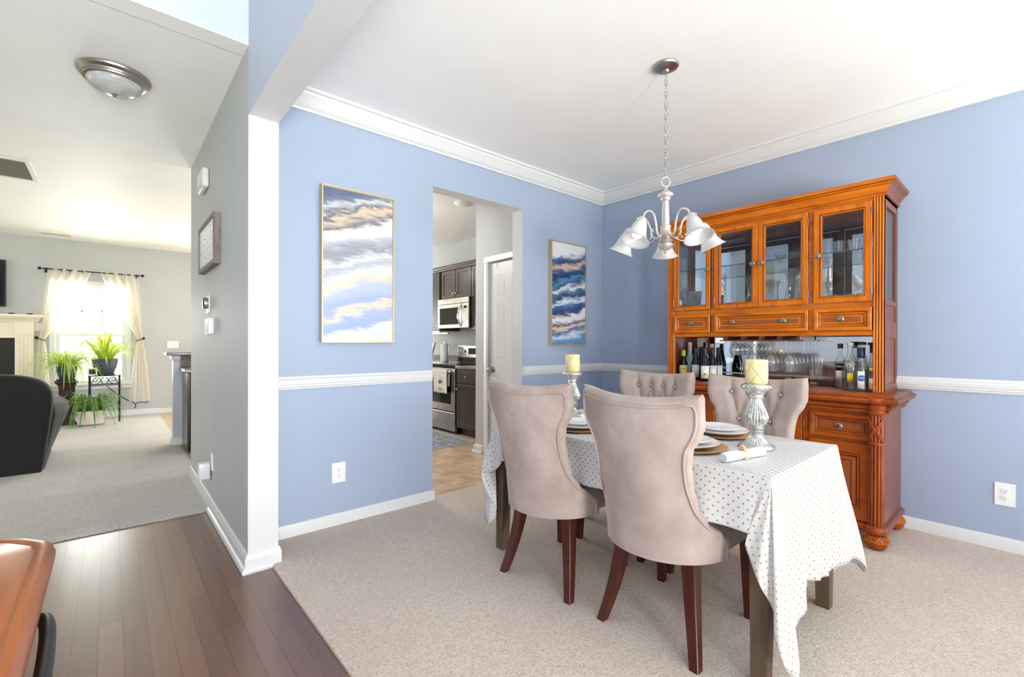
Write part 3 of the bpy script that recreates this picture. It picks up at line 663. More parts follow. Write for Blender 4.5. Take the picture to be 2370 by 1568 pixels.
# ------------------------------------------------------------------ table and cloth
TX0, TX1, TY0, TY1, TZ = 1.675, 2.455, .585, 2.065, .738
t = thing('dining_table', 'grey-brown wooden dining table standing under the dotted white cloth', 'table', ((TX0+TX1)/2, (TY0+TY1)/2, .012))
o = ((TX0+TX1)/2, (TY0+TY1)/2, .012)
b = MB(o); b.box(TX0, TY0, TZ-.03, TX1, TY1, TZ, .004); b.build('tabletop', 'tableleg', t)
b = MB(o)
for q in ((TX0+.03, TY0+.05, TX0+.05, TY1-.05), (TX1-.05, TY0+.05, TX1-.03, TY1-.05), (TX0+.05, TY0+.03, TX1-.05, TY0+.05), (TX0+.05, TY1-.05, TX1-.05, TY1-.03)): b.box(q[0], q[1], TZ-.11, q[2], q[3], TZ-.03)
b.build('apron', 'tableleg', t)
for sx in (0, 1):
    for sy in (0, 1):
        cx = (TX0+.04, TX1-.04)[sx]; cyy = (TY0+.04, TY1-.04)[sy]; b = MB(o); R = []
        for k in range(6):
            u = k/5; z = (TZ-.03)*(1-u)+.012*u; h = .036-.010*u; ox = (1 if sx else -1)*.012*u**2
            R.append([(cx+ox+a*h, cyy+c*h, z) for a, c in ((-1, -1), (1, -1), (1, 1), (-1, 1))])
        b.rings(R); b.build('leg', 'tableleg', t, smooth=20)
# cloth controls: (top xy, outward angle deg, hem point)
c = 1.5e-3
def side(p0, p1, ang, hem, n, amp=0):
    out = []
    for k in range(n):
        u = k/(n-1); x = p0[0]+(p1[0]-p0[0])*u; y = p0[1]+(p1[1]-p0[1])*u
        h = hem(u); dx, dy = cos(radians(ang)), sin(radians(ang)); g = h[1]
        out.append(((x, y), ang, (x+dx*g, y+dy*g, h[0])))
    return out
A = (TX0, TY0); B_ = (TX1, TY0); C_ = (TX1, TY1); D_ = (TX0, TY1)
ctl = []
ctl += side((TX0, TY1-.10), (TX0, TY0+.05), 180, lambda u: (.535-.008*sin(u*6), .018+.012*sin(u*9+1)), 12)
ctl += [(A, 190, (1.652, .66, .50)), (A, 205, (1.632, .610, .40)), (A, 218, (1.668, .575, .30)), (A, 226, (1.628, .552, .22)), (A, 236, (1.650, .520, .125)), (A, 246, (1.700, .505, .098)), (A, 254, (1.742, .520, .105)), (A, 262, (1.770, .545, .15)), (A, 267, (1.790, .555, .205))]
ctl += side((TX0+.10, TY0), (TX1-.06, TY0), 270, lambda u: (interp([(0, .205), (.35, .285), (.6, .270), (1, .225)], u), .030+.014*sin(u*13)), 9)
ctl += [(B_, 285, (2.505, .525, .235)), (B_, 305, (2.560, .500, .165)), (B_, 320, (2.548, .56, .20)), (B_, 335, (2.500, .63, .14)), (B_, 350, (2.492, .67, .30))]
ctl += side((TX1, TY0+.10), (TX1, TY1-.10), 0, lambda u: (.525, .02+.01*sin(u*12)), 10)
ctl += [(C_, 20, (2.50, 2.04, .40)), (C_, 45, (2.53, 2.12, .2)), (C_, 70, (2.46, 2.12, .22))]
ctl += side((TX1-.06, TY1), (TX0+.10, TY1), 90, lambda u: (.30, .03+.012*sin(u*11)), 8)
ctl += [(D_, 100, (1.72, 2.115, .26)), (D_, 118, (1.672, 2.150, .20)), (D_, 132, (1.640, 2.090, .145)), (D_, 145, (1.660, 2.03, .22)), (D_, 158, (1.612, 2.115, .425)), (D_, 168, (1.632, 2.05, .455)), (D_, 176, (1.652, 1.995, .49))]
def cr(vals, n):
    k = len(vals); out = []
    for i in range(k):
        p0, p1, p2, p3 = vals[i-1], vals[i], vals[(i+1) % k], vals[(i+2) % k]
        for j in range(n):
            u = j/n; out.append(tuple(.5*((2*b1)+(c1-a1)*u+(2*a1-5*b1+4*c1-d1)*u*u+(3*b1-a1-3*c1+d1)*u**3) for a1, b1, c1, d1 in zip(p0, p1, p2, p3)))
    return out
SUB = 6; k = len(ctl)
hem = cr([x[2] for x in ctl], SUB)
tops, angs = [], []
for i in range(k):
    a, bb = ctl[i], ctl[(i+1) % k]; da = (bb[1]-a[1]+540) % 360-180
    for j in range(SUB):
        u = j/SUB; tops.append((a[0][0]+(bb[0][0]-a[0][0])*u, a[0][1]+(bb[0][1]-a[0][1])*u)); angs.append(radians(a[1]+da*u))
b = MB(); uvd = {}; NR = 22; n = len(tops); rows = []
CT = TZ+.004
for r in range(NR+1):
    row = []
    for i in range(n):
        tx, ty = tops[i]; hx, hy, hz = hem[i]; dx, dy = cos(angs[i]), sin(angs[i])
        if r < 3:          # rounded edge of the table
            a = r/3*pi/2; q = (tx-dx*.007+dx*.010*sin(a), ty-dy*.007+dy*.010*sin(a), CT-.010*(1-cos(a)))
        else:
            t_ = (r-3)/(NR-3); e = t_**.9; sx, sy = tx+dx*.003, ty+dy*.003; z = CT-.010+(hz-CT+.010)*t_
            ex = smoothstep(t_)*.35+e*.65; w_ = .006*t_*sin(i*.9)+.004*t_*sin(i*.37+t_*3)
            q = (sx+(hx-sx)*ex+dx*w_, sy+(hy-sy)*ex+dy*w_, z)
        v = b.v(q); row.append(v)
        L = max(0, CT-q[2])*1.04 if r >= 3 else .01*r/3
        hl = sqrt((q[0]-tx)**2+(q[1]-ty)**2+(CT-q[2])**2)
        uvd[v] = (tx+dx*hl, ty+dy*hl)
    rows.append(row)
for a, c_ in zip(rows, rows[1:]):
    for i in range(n): b.f([a[i], a[(i+1) % n], c_[(i+1) % n], c_[i]])
ctr = b.v(((TX0+TX1)/2, (TY0+TY1)/2, CT)); uvd[ctr] = ((TX0+TX1)/2, (TY0+TY1)/2)
for i in range(n): b.f([ctr, rows[0][(i+1) % n], rows[0][i]])
lay = b.bm.loops.layers.uv.new('UVMap')
for f in b.bm.faces:
    for l in f.loops: l[lay].uv = uvd[l.vert]
cl = b.build('tablecloth', 'cloth', smooth=50); tag(cl, 'white tablecloth with small gold dots draped over the dining table', 'tablecloth')
cl.modifiers.new('thickness', 'SOLIDIFY').thickness = .0012

# ------------------------------------------------------------------ place settings
ZTB = CT+.001
def plates(x, y, lab, first=None):
    b = MB(); b.lathe([(.0, 0), (.11, 0), (.14, .004), (.166, .010), (.168, .012), (.165, .0125), (.135, .007), (.11, .005), (.0, .005)], (0, 0, 0), 48, cap=False)
    ch_ = b.build('charger', 'gold', loc=(x, y, ZTB), smooth=40); tag(ch_, 'gold charger under white plates '+lab, 'charger', 'gold chargers')
    b = MB(); b.lathe([(0, 0), (.09, 0), (.115, .006), (.136, .016), (.137, .018), (.134, .019), (.112, .010), (.088, .005), (0, .005)], (0, 0, 0), 48, cap=False)
    p = b.build('dinner_plate', 'china', loc=(x, y, ZTB+.012), smooth=40); tag(p, 'larger white plate on gold charger '+lab, 'plate', 'white dinner plates')
    b = MB(); b.lathe([(0, 0), (.068, 0), (.088, .006), (.104, .014), (.105, .016), (.102, .017), (.086, .010), (.066, .005), (0, .005)], (0, 0, 0), 48, cap=False)
    q = b.build('salad_plate', 'china', loc=(x, y, ZTB+.028), smooth=40); tag(q, 'small top white plate '+lab, 'plate', 'white salad plates')
    b = MB(); b.tube([(.099*cos(2*pi*i/48), .099*sin(2*pi*i/48), .0165) for i in range(48)], .0012, 5, True); b.build('rim_line', 'chinarim', q)
    return ch_, p, q
plates(1.895, 1.005, 'in front of the chair nearest the camera')
plates(1.87, 1.60, 'between the two chairs with their backs to us')
plates(2.285, 1.04, 'beside the nearer mercury glass candle holder')
plates(2.285, 1.585, 'in front of the tufted chair by the wine bottles')
def napkin(x, y, ang, lab):
    t = thing('rolled_napkin', 'rolled white napkin in a beige ring '+lab, 'napkin', (x, y, ZTB), ang, 'rolled napkins')
    b = MB(); R = []
    # spiral section
    def sec(k, xx, g):
        a = k/30*2*pi; r = .019+.0015*sin(3*a+xx*20)+.001*sin(7*a); return (xx, (r*cos(a))*g*1.15, .0195*g+.0195*(1-g)+r*sin(a)*g*.95)
    for xx, g in ((-.12, .86), (-.116, .97), (-.06, 1), (-.02, .93), (.0, .9), (.02, .93), (.06, 1), (.116, .97), (.12, .86)): R.append([sec(k, xx, g) for k in range(30)])
    b.rings(R); b.build('cloth_roll', 'napkin', t, smooth=60)
    b = MB(); 
    for e in (-1, 1):
        sp = [(e*.1205, .0035*(1+j*.16)*cos(j*.55), .0195+.0032*(1+j*.16)*sin(j*.55)) for j in range(26)]; b.tube(sp, .0011, 4)
    b.build('fold_edge', 'chinarim', t)
    b = MB(); b.lathe([(.0205, -.012), (.0225, -.012), (.0232, 0), (.0225, .012), (.0205, .012), (.0202, 0), (.0205, -.012)], (0, 0, .0205), 28, (1, 0, 0), cap=False)
    rg = b.build('napkin_ring', 'wicker', t, smooth=50)
    b = MB(); rnd = random.Random(4)
    for i in range(5):
        a = i*1.257; b.sphere((.007*cos(a), .007*sin(a)+.004, .047+.003*sin(a*2)), .0062, 8, (1, 1, .6))
    b.sphere((0, .004, .052), .004, 8); b.build('ring_flower', 'gold', rg)
    return t
napkin(1.865, .752, radians(-12), 'lying in front of the nearer candle holder')
napkin(2.15, 1.757, radians(13), 'lying beside the farther candle holder')

# ------------------------------------------------------------------ candle holders
HP = [(.0, .0), (.070, .0), (.073, .004), (.071, .010), (.060, .017), (.045, .026), (.034, .038), (.027, .050), (.024, .060), (.030, .063), (.031, .067), (.025, .070), (.030, .074), (.031, .078), (.025, .081), (.030, .085), (.031, .089), (.025, .093), (.026, .097), (.036, .106), (.043, .118), (.046, .130), (.044, .142), (.037, .160), (.030, .178), (.025, .196), (.022, .212), (.029, .214), (.031, .219), (.027, .223), (.026, .232), (.034, .244), (.052, .252), (.060, .258), (.063, .265), (.061, .272), (.053, .277), (.049, .280), (.0, .280)]
def holder(x, y, lab, clab, rz):
    b = MB(); R = []; seg = 96
    for r, h in HP:
        rip = .045 if (.094 < h < .2 or .01 < h < .058 or .225 < h < .25) else 0
        R.append([((max(r, 1e-4)*(1+rip*cos(24*2*pi*i/seg)))*cos(2*pi*i/seg), (max(r, 1e-4)*(1+rip*cos(24*2*pi*i/seg)))*sin(2*pi*i/seg), h) for i in range(seg)])
    b.rings(R); h_ = b.build('candle_holder', 'mercury', loc=(x, y, ZTB), smooth=50); tag(h_, lab, 'candle holder', 'mercury glass candle holders')
    h_.rotation_euler.z = rz
    t = thing('pillar_candle', clab, 'candle', (x, y, ZTB+.2805), rz, 'pillar candles')
    b = MB(); b.lathe([(.0, 0), (.041, 0), (.0435, .004), (.0435, .098), (.041, .103), (.030, .101), (0, .099)], (0, 0, 0), 40, cap=False); b.build('wax', 'candle', t, smooth=45)
    b = MB(); b.tube([(0, 0, .098), (.001, 0, .104), (.002, 0, .107)], .001, 6); b.build('wick', 'cork', t)
    b = MB()
    for s_ in (1, -1):
        for k in range(5):
            pts = []
            for j in range(15):
                u = j/14; a = k*2*pi/5+s_*u*2*pi/5*1.25; pts.append((.0443*cos(a), .0443*sin(a), .004+.094*u))
            b.tube(pts, .0011, 4)
    b.build('bead_lattice', 'candleline', t)
    b = MB()
    for k in range(5):
        a = k*2*pi/5; 
        for zz, ao in ((.0415, pi/5*1.0),): b.sphere((.0448*cos(a+ao), .0448*sin(a+ao), zz), .0022, 6)
    b.build('bead_studs', 'candleline', t)
holder(2.118, .80, 'ribbed mercury glass candle holder at the near end of the table', 'pale yellow pillar candle with diamond lattice, larger one nearer to us', radians(98))
holder(2.13, 1.868, 'ribbed mercury glass candle holder at the far end of the table near the navy painting', 'pale yellow pillar candle under the navy abstract painting', radians(70))

# ------------------------------------------------------------------ chandelier
cx, cyy = 2.318, 1.355
t = thing('chandelier', 'satin nickel chandelier with five alabaster bell shades hanging over the table', 'chandelier', (cx, cyy, 1.66))
o = (cx, cyy, 1.66)
b = MB(o); b.lathe([(0, ZC), (.066, ZC), (.068, ZC-.006), (.064, ZC-.014), (.045, ZC-.024), (.018, ZC-.030), (.014, ZC-.038), (.008, ZC-.044), (0, ZC-.046)][::-1], (cx, cyy, 0), 36, cap=False); b.build('canopy', 'nickel', t)
z = 2.697; k = 0; lk = .036
while z-lk > 2.105:
    b = MB(o); pts = []
    for i in range(14):
        a = 2*pi*i/14; u, v = .0075*cos(a), (lk/2)*sin(a); v += math.copysign(.004, v) if abs(v) > 1e-3 else 0
        aa = radians(40+90*(k % 2)); pts.append((cx+u*cos(aa), cyy+u*sin(aa), z-lk/2+v))
    b.tube(pts, .0017, 6, True); b.build('chain_link', 'nickel', t); z -= lk-.0045+.0045*.0; k += 1
zt = z-.006
b = MB(o); b.tube([(cx+.024*cos(a)*.75, cyy-.024*cos(a)*.66, 2.094+.026*sin(a)) for a in [2*pi*i/20 for i in range(20)]], .0028, 8, True); b.build('hanging_loop', 'satin', t)
CP = [(0, 1.695), (.006, 1.697), (.009, 1.703), (.006, 1.709), (.012, 1.714), (.028, 1.722), (.038, 1.734), (.041, 1.744), (.036, 1.751), (.028, 1.756), (.038, 1.762), (.041, 1.768), (.028, 1.774), (.022, 1.782), (.030, 1.790), (.040, 1.796), (.042, 1.802), (.031, 1.808), (.028, 1.822), (.027, 1.838), (.031, 1.842), (.031, 1.847), (.022, 1.853), (.021, 1.90), (.018, 1.96), (.0175, 1.985), (.024, 1.99), (.026, 1.997), (.028, 2.004), (.040, 2.010), (.043, 2.018), (.038, 2.028), (.026, 2.038), (.012, 2.046), (.009, 2.058), (.006, 2.066), (0, 2.068)]
b = MB((0, 0, 1.66)); b.lathe(CP, (0, 0, 0), 32, cap=False); b.build('centre_column', 'satin', t, smooth=50)
base_a = math.atan2(cyy, cx)   # direction away from the viewer
for k in range(5):
    a = base_a+k*2*pi/5+radians(1); d = Vector((cos(a), sin(a), 0))
    def P(r, z): return d*r+Vector((0, 0, z-1.66))
    arm = MB(); arm.tube(catmull([P(.030, 1.800), P(.055, 1.782), P(.078, 1.805), P(.086, 1.85), (P(.105, 1.893)), P(.140, 1.908), P(.178, 1.893), P(.198, 1.862), P(.205, 1.848)], 5), .0055, 8)
    ao = arm.build('arm', 'satin', t, smooth=60)
    sc_ = MB(); sc_.tube(catmull([P(.05, 1.785), P(.085, 1.768), P(.115, 1.772), P(.128, 1.790), P(.120, 1.806), P(.108, 1.800)], 4), [.0035]*21, 6); sc_.sphere(P(.119, 1.812), .005, 8); sc_.tube(catmull([P(.118, 1.775), P(.132, 1.765), P(.138, 1.752)], 3), .0028, 6); sc_.build('scroll', 'satin', ao, smooth=60)
    ax = (d*.46+Vector((0, 0, -1))).normalized(); top = P(.204, 1.856)
    so = MB(); so.lathe([(.006, -.012), (.014, -.008), (.024, .002), (.027, .010), (.0275, .030), (.025, .032)], top, 26, ax); s2 = so.build('socket_cup', 'satin', ao, smooth=50)
    u1 = ax.cross(Vector((0, 0, 1))).normalized(); 
    scw = MB()
    for q in range(3):
        aa = q*2*pi/3+.5; rd = u1*cos(aa)+ax.cross(u1)*sin(aa); scw.cyl(top+ax*.022+rd*.026, .0025, .009, rd, 8); scw.sphere(top+ax*.022+rd*.036, .0036, 8)
    scw.build('thumb_screws', 'satin', s2)
    sh = MB(); pr = [(.024, .018), (.032, .034), (.038, .054), (.042, .075), (.047, .097), (.056, .118), (.068, .134), (.075, .140)]
    pr2 = pr+[(r-.003, h+.001) for r, h in pr[::-1]]
    sh.lathe(pr2, top, 36, ax, cap=False); s3 = sh.build('glass_shade', 'alabaster', ao, smooth=60)
    bl = MB(); bl.lathe([(.004, .02), (.013, .025), (.013, .055), (.022, .076), (.028, .092), (.026, .106), (.016, .117), (.002, .121)], top, 20, ax); bl.build('light_bulb', 'bulb', ao, smooth=60)
# ------------------------------------------------------------------ china hutch
HX, HY0, HY1 = 3.47, .594, 2.007            # upper front plane and sides
HXB = XR-.012
org = (3.45, 1.30, 0)
hut = thing('china_hutch', 'large orange-brown carved wooden china hutch standing against the blue wall', 'cabinet', (3.45, 1.30, .012))
org = (3.45, 1.30, .012)
def hb(): return MB(org)
fx = lambda X: (lambda a, c, h: (X-h, a, c))
# base cabinet carcass
LX = 3.358; LY0, LY1 = .572, 2.029
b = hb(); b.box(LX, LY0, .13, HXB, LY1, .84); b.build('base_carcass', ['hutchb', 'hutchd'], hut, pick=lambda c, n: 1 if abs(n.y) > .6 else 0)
# counter with stepped moulding
CM = [(0, 0), (.018, 0), (.022, .008), (.018, .014, 1), (.020, .018), (.030, .024), (.036, .036), (.028, .044, 1), (.030, .050), (.044, .052), (.062, .060), (.070, .072), (.066, .084), (.054, .088, 1), (.050, .091), (.050, .096), (.050, .100), (.040, .106), (0, .106)]
def crown_run(b, prof, x, y0, y1, z, xb):
    """front run plus both returns, mitred, outward from the box x..xb, y0..y1"""
    n = len(prof)
    R = [[(xb, y0-o, z+u) for o, u in [q[:2] for q in prof]], [(x-o, y0-o, z+u) for o, u in [q[:2] for q in prof]], [(x-o, y1+o, z+u) for o, u in [q[:2] for q in prof]], [(xb, y1+o, z+u) for o, u in [q[:2] for q in prof]]]
    rr = [[b.v(p) for p in r] for r in R]
    for q, (a, c) in enumerate(zip(rr, rr[1:])):
        for i in range(n):
            j = (i+1) % n; b.mi = (1 if (len(prof[i]) > 2) else 0) if q == 1 else 2; b.f([a[i], a[j], c[j], c[i]])
    b.mi = 0; b.f(rr[0][::-1]); b.f(rr[-1])
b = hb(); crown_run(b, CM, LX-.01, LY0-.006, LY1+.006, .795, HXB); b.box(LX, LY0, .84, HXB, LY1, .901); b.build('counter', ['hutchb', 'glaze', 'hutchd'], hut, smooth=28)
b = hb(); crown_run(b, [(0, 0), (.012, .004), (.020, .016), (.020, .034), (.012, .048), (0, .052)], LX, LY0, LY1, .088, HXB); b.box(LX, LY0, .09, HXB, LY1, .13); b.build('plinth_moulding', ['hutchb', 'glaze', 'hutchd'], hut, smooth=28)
# drawers and doors of the base
DP = [(0, 0, 1), (0, .014), (.006, .018), (.020, .018), (.026, .010, 1), (.029, .008), (.036, .009), (.041, .004, 1), (.044, .006), (.050, .006)]
def raised(name, y0, y1, z0, z1, X, inset='weave', prof=DP, mtl='hutchh'):
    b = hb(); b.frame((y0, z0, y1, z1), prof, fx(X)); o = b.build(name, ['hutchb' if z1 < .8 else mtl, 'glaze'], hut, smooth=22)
    i = prof[-1][0]; h = prof[-1][1]
    if inset:
        c_ = hb(); c_.frame((y0+i+.004, z0+i+.004, y1-i-.004, z1-i-.004), [(0, h-.002), (.004, h+.003)], fx(X)); c_.build('woven_panel' if inset == 'weave' else 'panel', inset, o, smooth=20)
    return o
def knob(y, z, X, parent, r=.017):
    b = hb(); b.lathe([(.009, 0), (.009, .006), (.008, .014), (r, .018), (r+.001, .023), (r-.003, .026), (r*.55, .0265), (r*.5, .030), (.001, .031)], (X, y, z), 24, (-1, 0, 0)); b.build('knob', 'pewter', parent, smooth=35)
def hinge(y, z, X, parent):
    b = hb(); b.cyl((X-.004, y, z), .0035, .05, (0, 0, 1), 10); b.build('hinge', 'pewter', parent)
DP2 = [(0, 0, 1), (0, .016), (.004, .018), (.058, .018), (.063, .012, 1), (.066, .012), (.072, .014), (.079, .005, 1), (.083, .004), (.100, .012), (.105, .008, 1), (.108, .008)]
for y0, y1 in ((.622, .947), (1.654, 1.979)):
    d = raised('drawer', y0, y1, .622, .770, LX); knob((y0+y1)/2, .696, LX-.006, d)
    d = raised('door', y0, y1, .150, .600, LX, prof=DP2, mtl='hutchv'); knob(y1-.03 if y0 < 1 else y0+.03, .46, LX-.018, d, .013)
    hinge(y0-.004 if y0 < 1 else y1+.004, .5, LX, d); hinge(y0-.004 if y0 < 1 else y1+.004, .2, LX, d)
for y0, y1 in ((.985, 1.298), (1.302, 1.616)):
    d = raised('door', y0, y1, .150, .770, LX, prof=DP2, mtl='hutchv'); knob(y1-.03 if y0 < 1 else y0+.03, .56, LX-.018, d, .013); hinge(y0-.004 if y0 < 1 else y1+.004, .66, LX, d)
# corner columns with carved bands and bun feet
for yc, sg in ((.602, -1), (1.999, 1)):
    xc = 3.325; b = hb(); seg = 120; R = []
    for z in (.150, .62): R.append([(xc+(.0315+.0060*abs(cos(6*2*pi*i/seg)))*cos(2*pi*i/seg), yc+(.0315+.0060*abs(cos(6*2*pi*i/seg)))*sin(2*pi*i/seg), z) for i in range(seg)])
    b.rings(R); R = []
    for z in (.62, .795): R.append([(xc+(.030+.0055*abs(cos(6*2*pi*i/seg)))*cos(2*pi*i/seg), yc+(.030+.0055*abs(cos(6*2*pi*i/seg)))*sin(2*pi*i/seg), z) for i in range(seg)])
    b.rings(R)
    b.box(xc, yc-.03, .15, LX+.01, yc+.03, .80)
    col = b.build('corner_column', ['hutchs', 'glaze'], hut, smooth=30, pick=lambda c, n, xc=xc, yc=yc: 1 if (abs(n.z) < .5 and abs(cos(6*math.atan2(c.y-yc, c.x-xc))) < .28 and c.x < LX) else 0)
    b = hb(); b.lathe([(.036, 0), (.042, .004), (.043, .012), (.038, .018)], (xc, yc, .610), 32); b.build('turned_ring', 'hutchs', col, smooth=40); b = hb(); b.lathe([(.036, 0), (.043, .006), (.045, .014), (.038, .020), (.037, .030), (.044, .044), (.046, .056), (.040, .064)], (xc, yc, .782), 32); b.build('turned_ring', 'hutchs', col, smooth=40)
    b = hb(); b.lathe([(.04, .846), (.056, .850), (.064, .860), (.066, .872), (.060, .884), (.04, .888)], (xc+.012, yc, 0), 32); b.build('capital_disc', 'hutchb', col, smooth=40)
    b = hb()
    for s_ in (1, -1):
        for off in (0, .5):
            b.tube([(xc+.0375*cos(a), yc+.0375*sin(a), .632+.145*u) for u, a in [(j/12, pi+s_*(-1.3+2.6*j/12)+off*0) for j in range(13)]], .0042, 6)
            break
        b.tube([(xc+.0375*cos(a), yc+.0375*sin(a), .632+.145*u) for u, a in [(j/12, pi+s_*(-1.05+2.6*j/12)) for j in range(13)]], .0035, 6)
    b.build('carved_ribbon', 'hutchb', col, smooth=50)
    b = hb(); b.lathe([(.03, .098), (.046, .102), (.053, .112), (.055, .124), (.052, .138), (.044, .148), (.03, .150)], (xc, yc, 0), 36); b.build('column_base', 'hutchs', col, smooth=45)
    for xf, yf in ((xc, yc), (HXB-.07, yc-sg*-.005)):
        b = hb(); b.lathe([(.028, .012), (.040, .018), (.050, .034), (.056, .052), (.058, .062), (.059, .066), (.054, .082), (.044, .094), (.03, .100)], (xf, yf, 0), 36)
        ft = b.build('bun_foot', 'hutchs', hut, smooth=45)
        b = hb()
        for k in range(8):
            for s_ in (1, -1):
                b.tube([(xf+r*cos(a), yf+r*sin(a), z) for r, z, a in [(.0605-.018*(j/8)**2.0, .062+.036*j/8, k*pi/4+s_*j/8*.62) for j in range(9)]], .0019, 5)
        b.tube([(xf+.0595*cos(a*pi/18), yf+.0595*sin(a*pi/18), .0635+.002*cos(a*pi/18*8)) for a in range(36)], .0022, 5, True)
        b.build('carved_lattice', 'hutchv', ft, smooth=40)
# upper cabinet: side frames, top, floor, mirrored back
for y in (HY0, HY1-.02):
    b = hb(); b.box(HX+.0, y, .901, HX+.055, y+.02, 2.085); b.box(HXB-.05, y, .901, HXB, y+.02, 2.085)
    for z0, z1 in ((.901, .945), (1.235, 1.33), (1.335+.10, 1.465), (2.03, 2.085)): b.box(HX+.055, y, z0, HXB-.05, y+.02, z1)
    b.box(HX+.055, y+.006, .945, HXB-.05, y+.014, 1.235); b.box(HX+.055, y+.006, 1.33, HXB-.05, y+.014, 1.44); b.build('side_frame', 'hutchd', hut, smooth=0)
for y in (HY0+.008, HY1-.012):
    b = hb(); b.box(HX+.055, y, 1.465, HXB-.05, y+.004, 2.03); b.build('side_pane', 'cabglass', hut, smooth=0)
b = hb(); b.box(HX+.02, HY0, 2.07, HXB, HY1, 2.09); b.box(HX+.004, HY0+.02, 1.436, HXB, HY1-.02, 1.455); b.box(HX+.004, HY0+.02, 1.249, HXB, HY1-.02, 1.262); b.box(HX+.02, HY0+.02, 1.262, HXB-.0, HY0+.03, 1.436); b.box(HXB-.012, HY0, .901, HXB, HY1, 2.09); b.build('inner_boards', 'hutchd', hut, smooth=0)
b = hb(); b.box(HXB-.016, HY0+.022, .936, HXB-.013, 1.935, 1.248); b.build('niche_mirror', 'mirror', hut, smooth=0)
b = hb(); b.box(HXB-.016, HY0+.05, 1.465, HXB-.013, HY1-.05, 2.05); b.build('display_mirror', 'mirror', hut, smooth=0)
b = hb(); b.box(HXB-.034, HY0+.02, .901, HXB-.012, HY1-.02, .938, .003); b.box(HXB-.030, 1.930, .938, HXB-.012, HY1-.02, 1.249, .003); b.build('mirror_frame', 'hutchd', hut, smooth=0)
# face frame
b = hb(); YS = [(HY0, .649), (.958, .987), (1.613, 1.641), (1.947, HY1)]
for y0, y1 in YS: b.box(HX, y0, 1.249 if HY0 < y0 < 1.9 else .901, HX+.02, y1, 2.087)
for z0, z1 in ((1.249, 1.277), (1.422, 1.455), (2.066, 2.087)): b.box(HX+.0004, .649, z0, HX+.019, 1.947, z1)
b.build('face_frame', 'hutchh', hut, smooth=0)
for y0, y1 in (YS[0], YS[3]):
    b = hb(); b.box(HX-.0005, y0+.001, .903, HX+.001, y1-.001, 2.085); b.build('pilaster_glaze', 'glaze', hut, smooth=0)
    b = hb(); n_ = 4; wv_ = (y1-y0)/n_
    for k in range(n_): b.cyl((HX, y0+wv_*(k+.5), .903), wv_*.40, 1.182, (0, 0, 1), 14)
    b.build('reeded_pilaster', 'hutchv', hut, smooth=50)
CRH = [(0, 0), (.010, 0), (.014, .008), (.010, .012, 1), (.009, .015), (.012, .024), (.026, .044), (.034, .056, 1), (.038, .058), (.046, .064), (.046, .068, 1), (.050, .071), (.056, .074), (.058, .092), (.050, .096), (0, .096)]
b = hb(); crown_run(b, CRH, HX, HY0, HY1, 2.085, HXB); b.box(HX+.001, HY0, 2.087, HXB, HY1, 2.179); b.build('crown', ['hutchh', 'glaze', 'hutchd'], hut, smooth=28)
# upper drawers
d = raised('drawer', .987, 1.613, 1.279, 1.421, HX); knob(1.13, 1.352, HX-.008, d); knob(1.47, 1.352, HX-.008, d)
for y0, y1 in ((.651, .957), (1.643, 1.946)): d = raised('drawer', y0, y1, 1.279, 1.421, HX); knob((y0+y1)/2, 1.352, HX-.008, d)
# glazed doors
for y0, y1, g0, g1, ky, hy in ((.651, .957, .697, .905, .930, .653), (.989, 1.299, 1.035, 1.242, 1.272, .988), (1.301, 1.612, 1.345, 1.553, 1.328, 1.612), (1.643, 1.946, 1.684, 1.892, 1.664, 1.945)):
    b = hb(); i0 = g0-y0
    b.frame((y0, 1.457, y1, 2.064), [(0, 0, 1), (0, .014), (.003, .017), (i0-.014, .017, 1), (i0-.011, .012), (i0-.005, .014, 0), (i0-.002, .008, 1), (i0, .006), (i0, -.006), (i0-.01, -.006)], fx(HX), False)
    d = b.build('door', ['hutchv', 'glaze'], hut, smooth=20)
    b = hb(); b.box(HX-.001, y0+i0-.008, 1.457+i0-.008, HX+.003, y1-i0+.008, 2.064-i0+.008); b.build('door_pane', 'cabglass', d, smooth=0)
    knob(ky, 1.765, HX-.016, d)
    for z in (1.50, 1.975): hinge(hy, z, HX-.012, d)
b = hb(); b.box(HX+.033, HY0+.022, 1.782, HXB-.03, HY1-.022, 1.788); gs_ = b.build('glass_shelf', 'cabglass', hut, smooth=0)
b = hb(); b.box(HX+.030, HY0+.022, 1.782, HX+.033, HY1-.022, 1.788); b.build('shelf_edge', 'glassedge', gs_, smooth=0)
# stemware rails under the centre
for y in (1.555, 1.425, 1.300, 1.180, 1.060):
    b = hb(); b.box(HX+.035, y-.010, 1.222, HXB-.03, y+.010, 1.249); b.box(HX+.03, y-.034, 1.214, HXB-.03, y+.034, 1.222); b.build('stemware_rail', 'hutchd', hut, smooth=0)

# hanging wine glasses
GP = [(.0, 0), (.034, 0), (.035, .002), (.010, .006), (.004, .014), (.0032, .06), (.0034, .085), (.008, .094), (.022, .106), (.034, .124), (.040, .146), (.041, .168), (.037, .195), (.032, .228)]
GP2 = [(.0, 0), (.032, 0), (.033, .002), (.010, .006), (.005, .012), (.005, .022), (.014, .032), (.032, .046), (.040, .066), (.038, .09), (.030, .118)]
def glass(prof, x, y, first, lab, cat='wine glass', grp='wine glasses hanging upside down in the hutch'):
    if first is None:
        b = MB(); p = [(r, -h) for r, h in prof]; k_ = 8; q = p+[(max(r-.0012, .0006), h) for r, h in p[k_-(0 if prof is GP else 2):][::-1]]
        b.lathe(q, (0, 0, 0), 26, cap=False)
        return tag(b.build('wine_glass', 'crystal', loc=(x, y, 1.2265), smooth=60), lab, cat, grp)
    c = dup(first, (x, y, 1.2265), label=lab); return c
g0 = None; r0 = None
row_l = ['first', 'second', 'third', 'fourth']
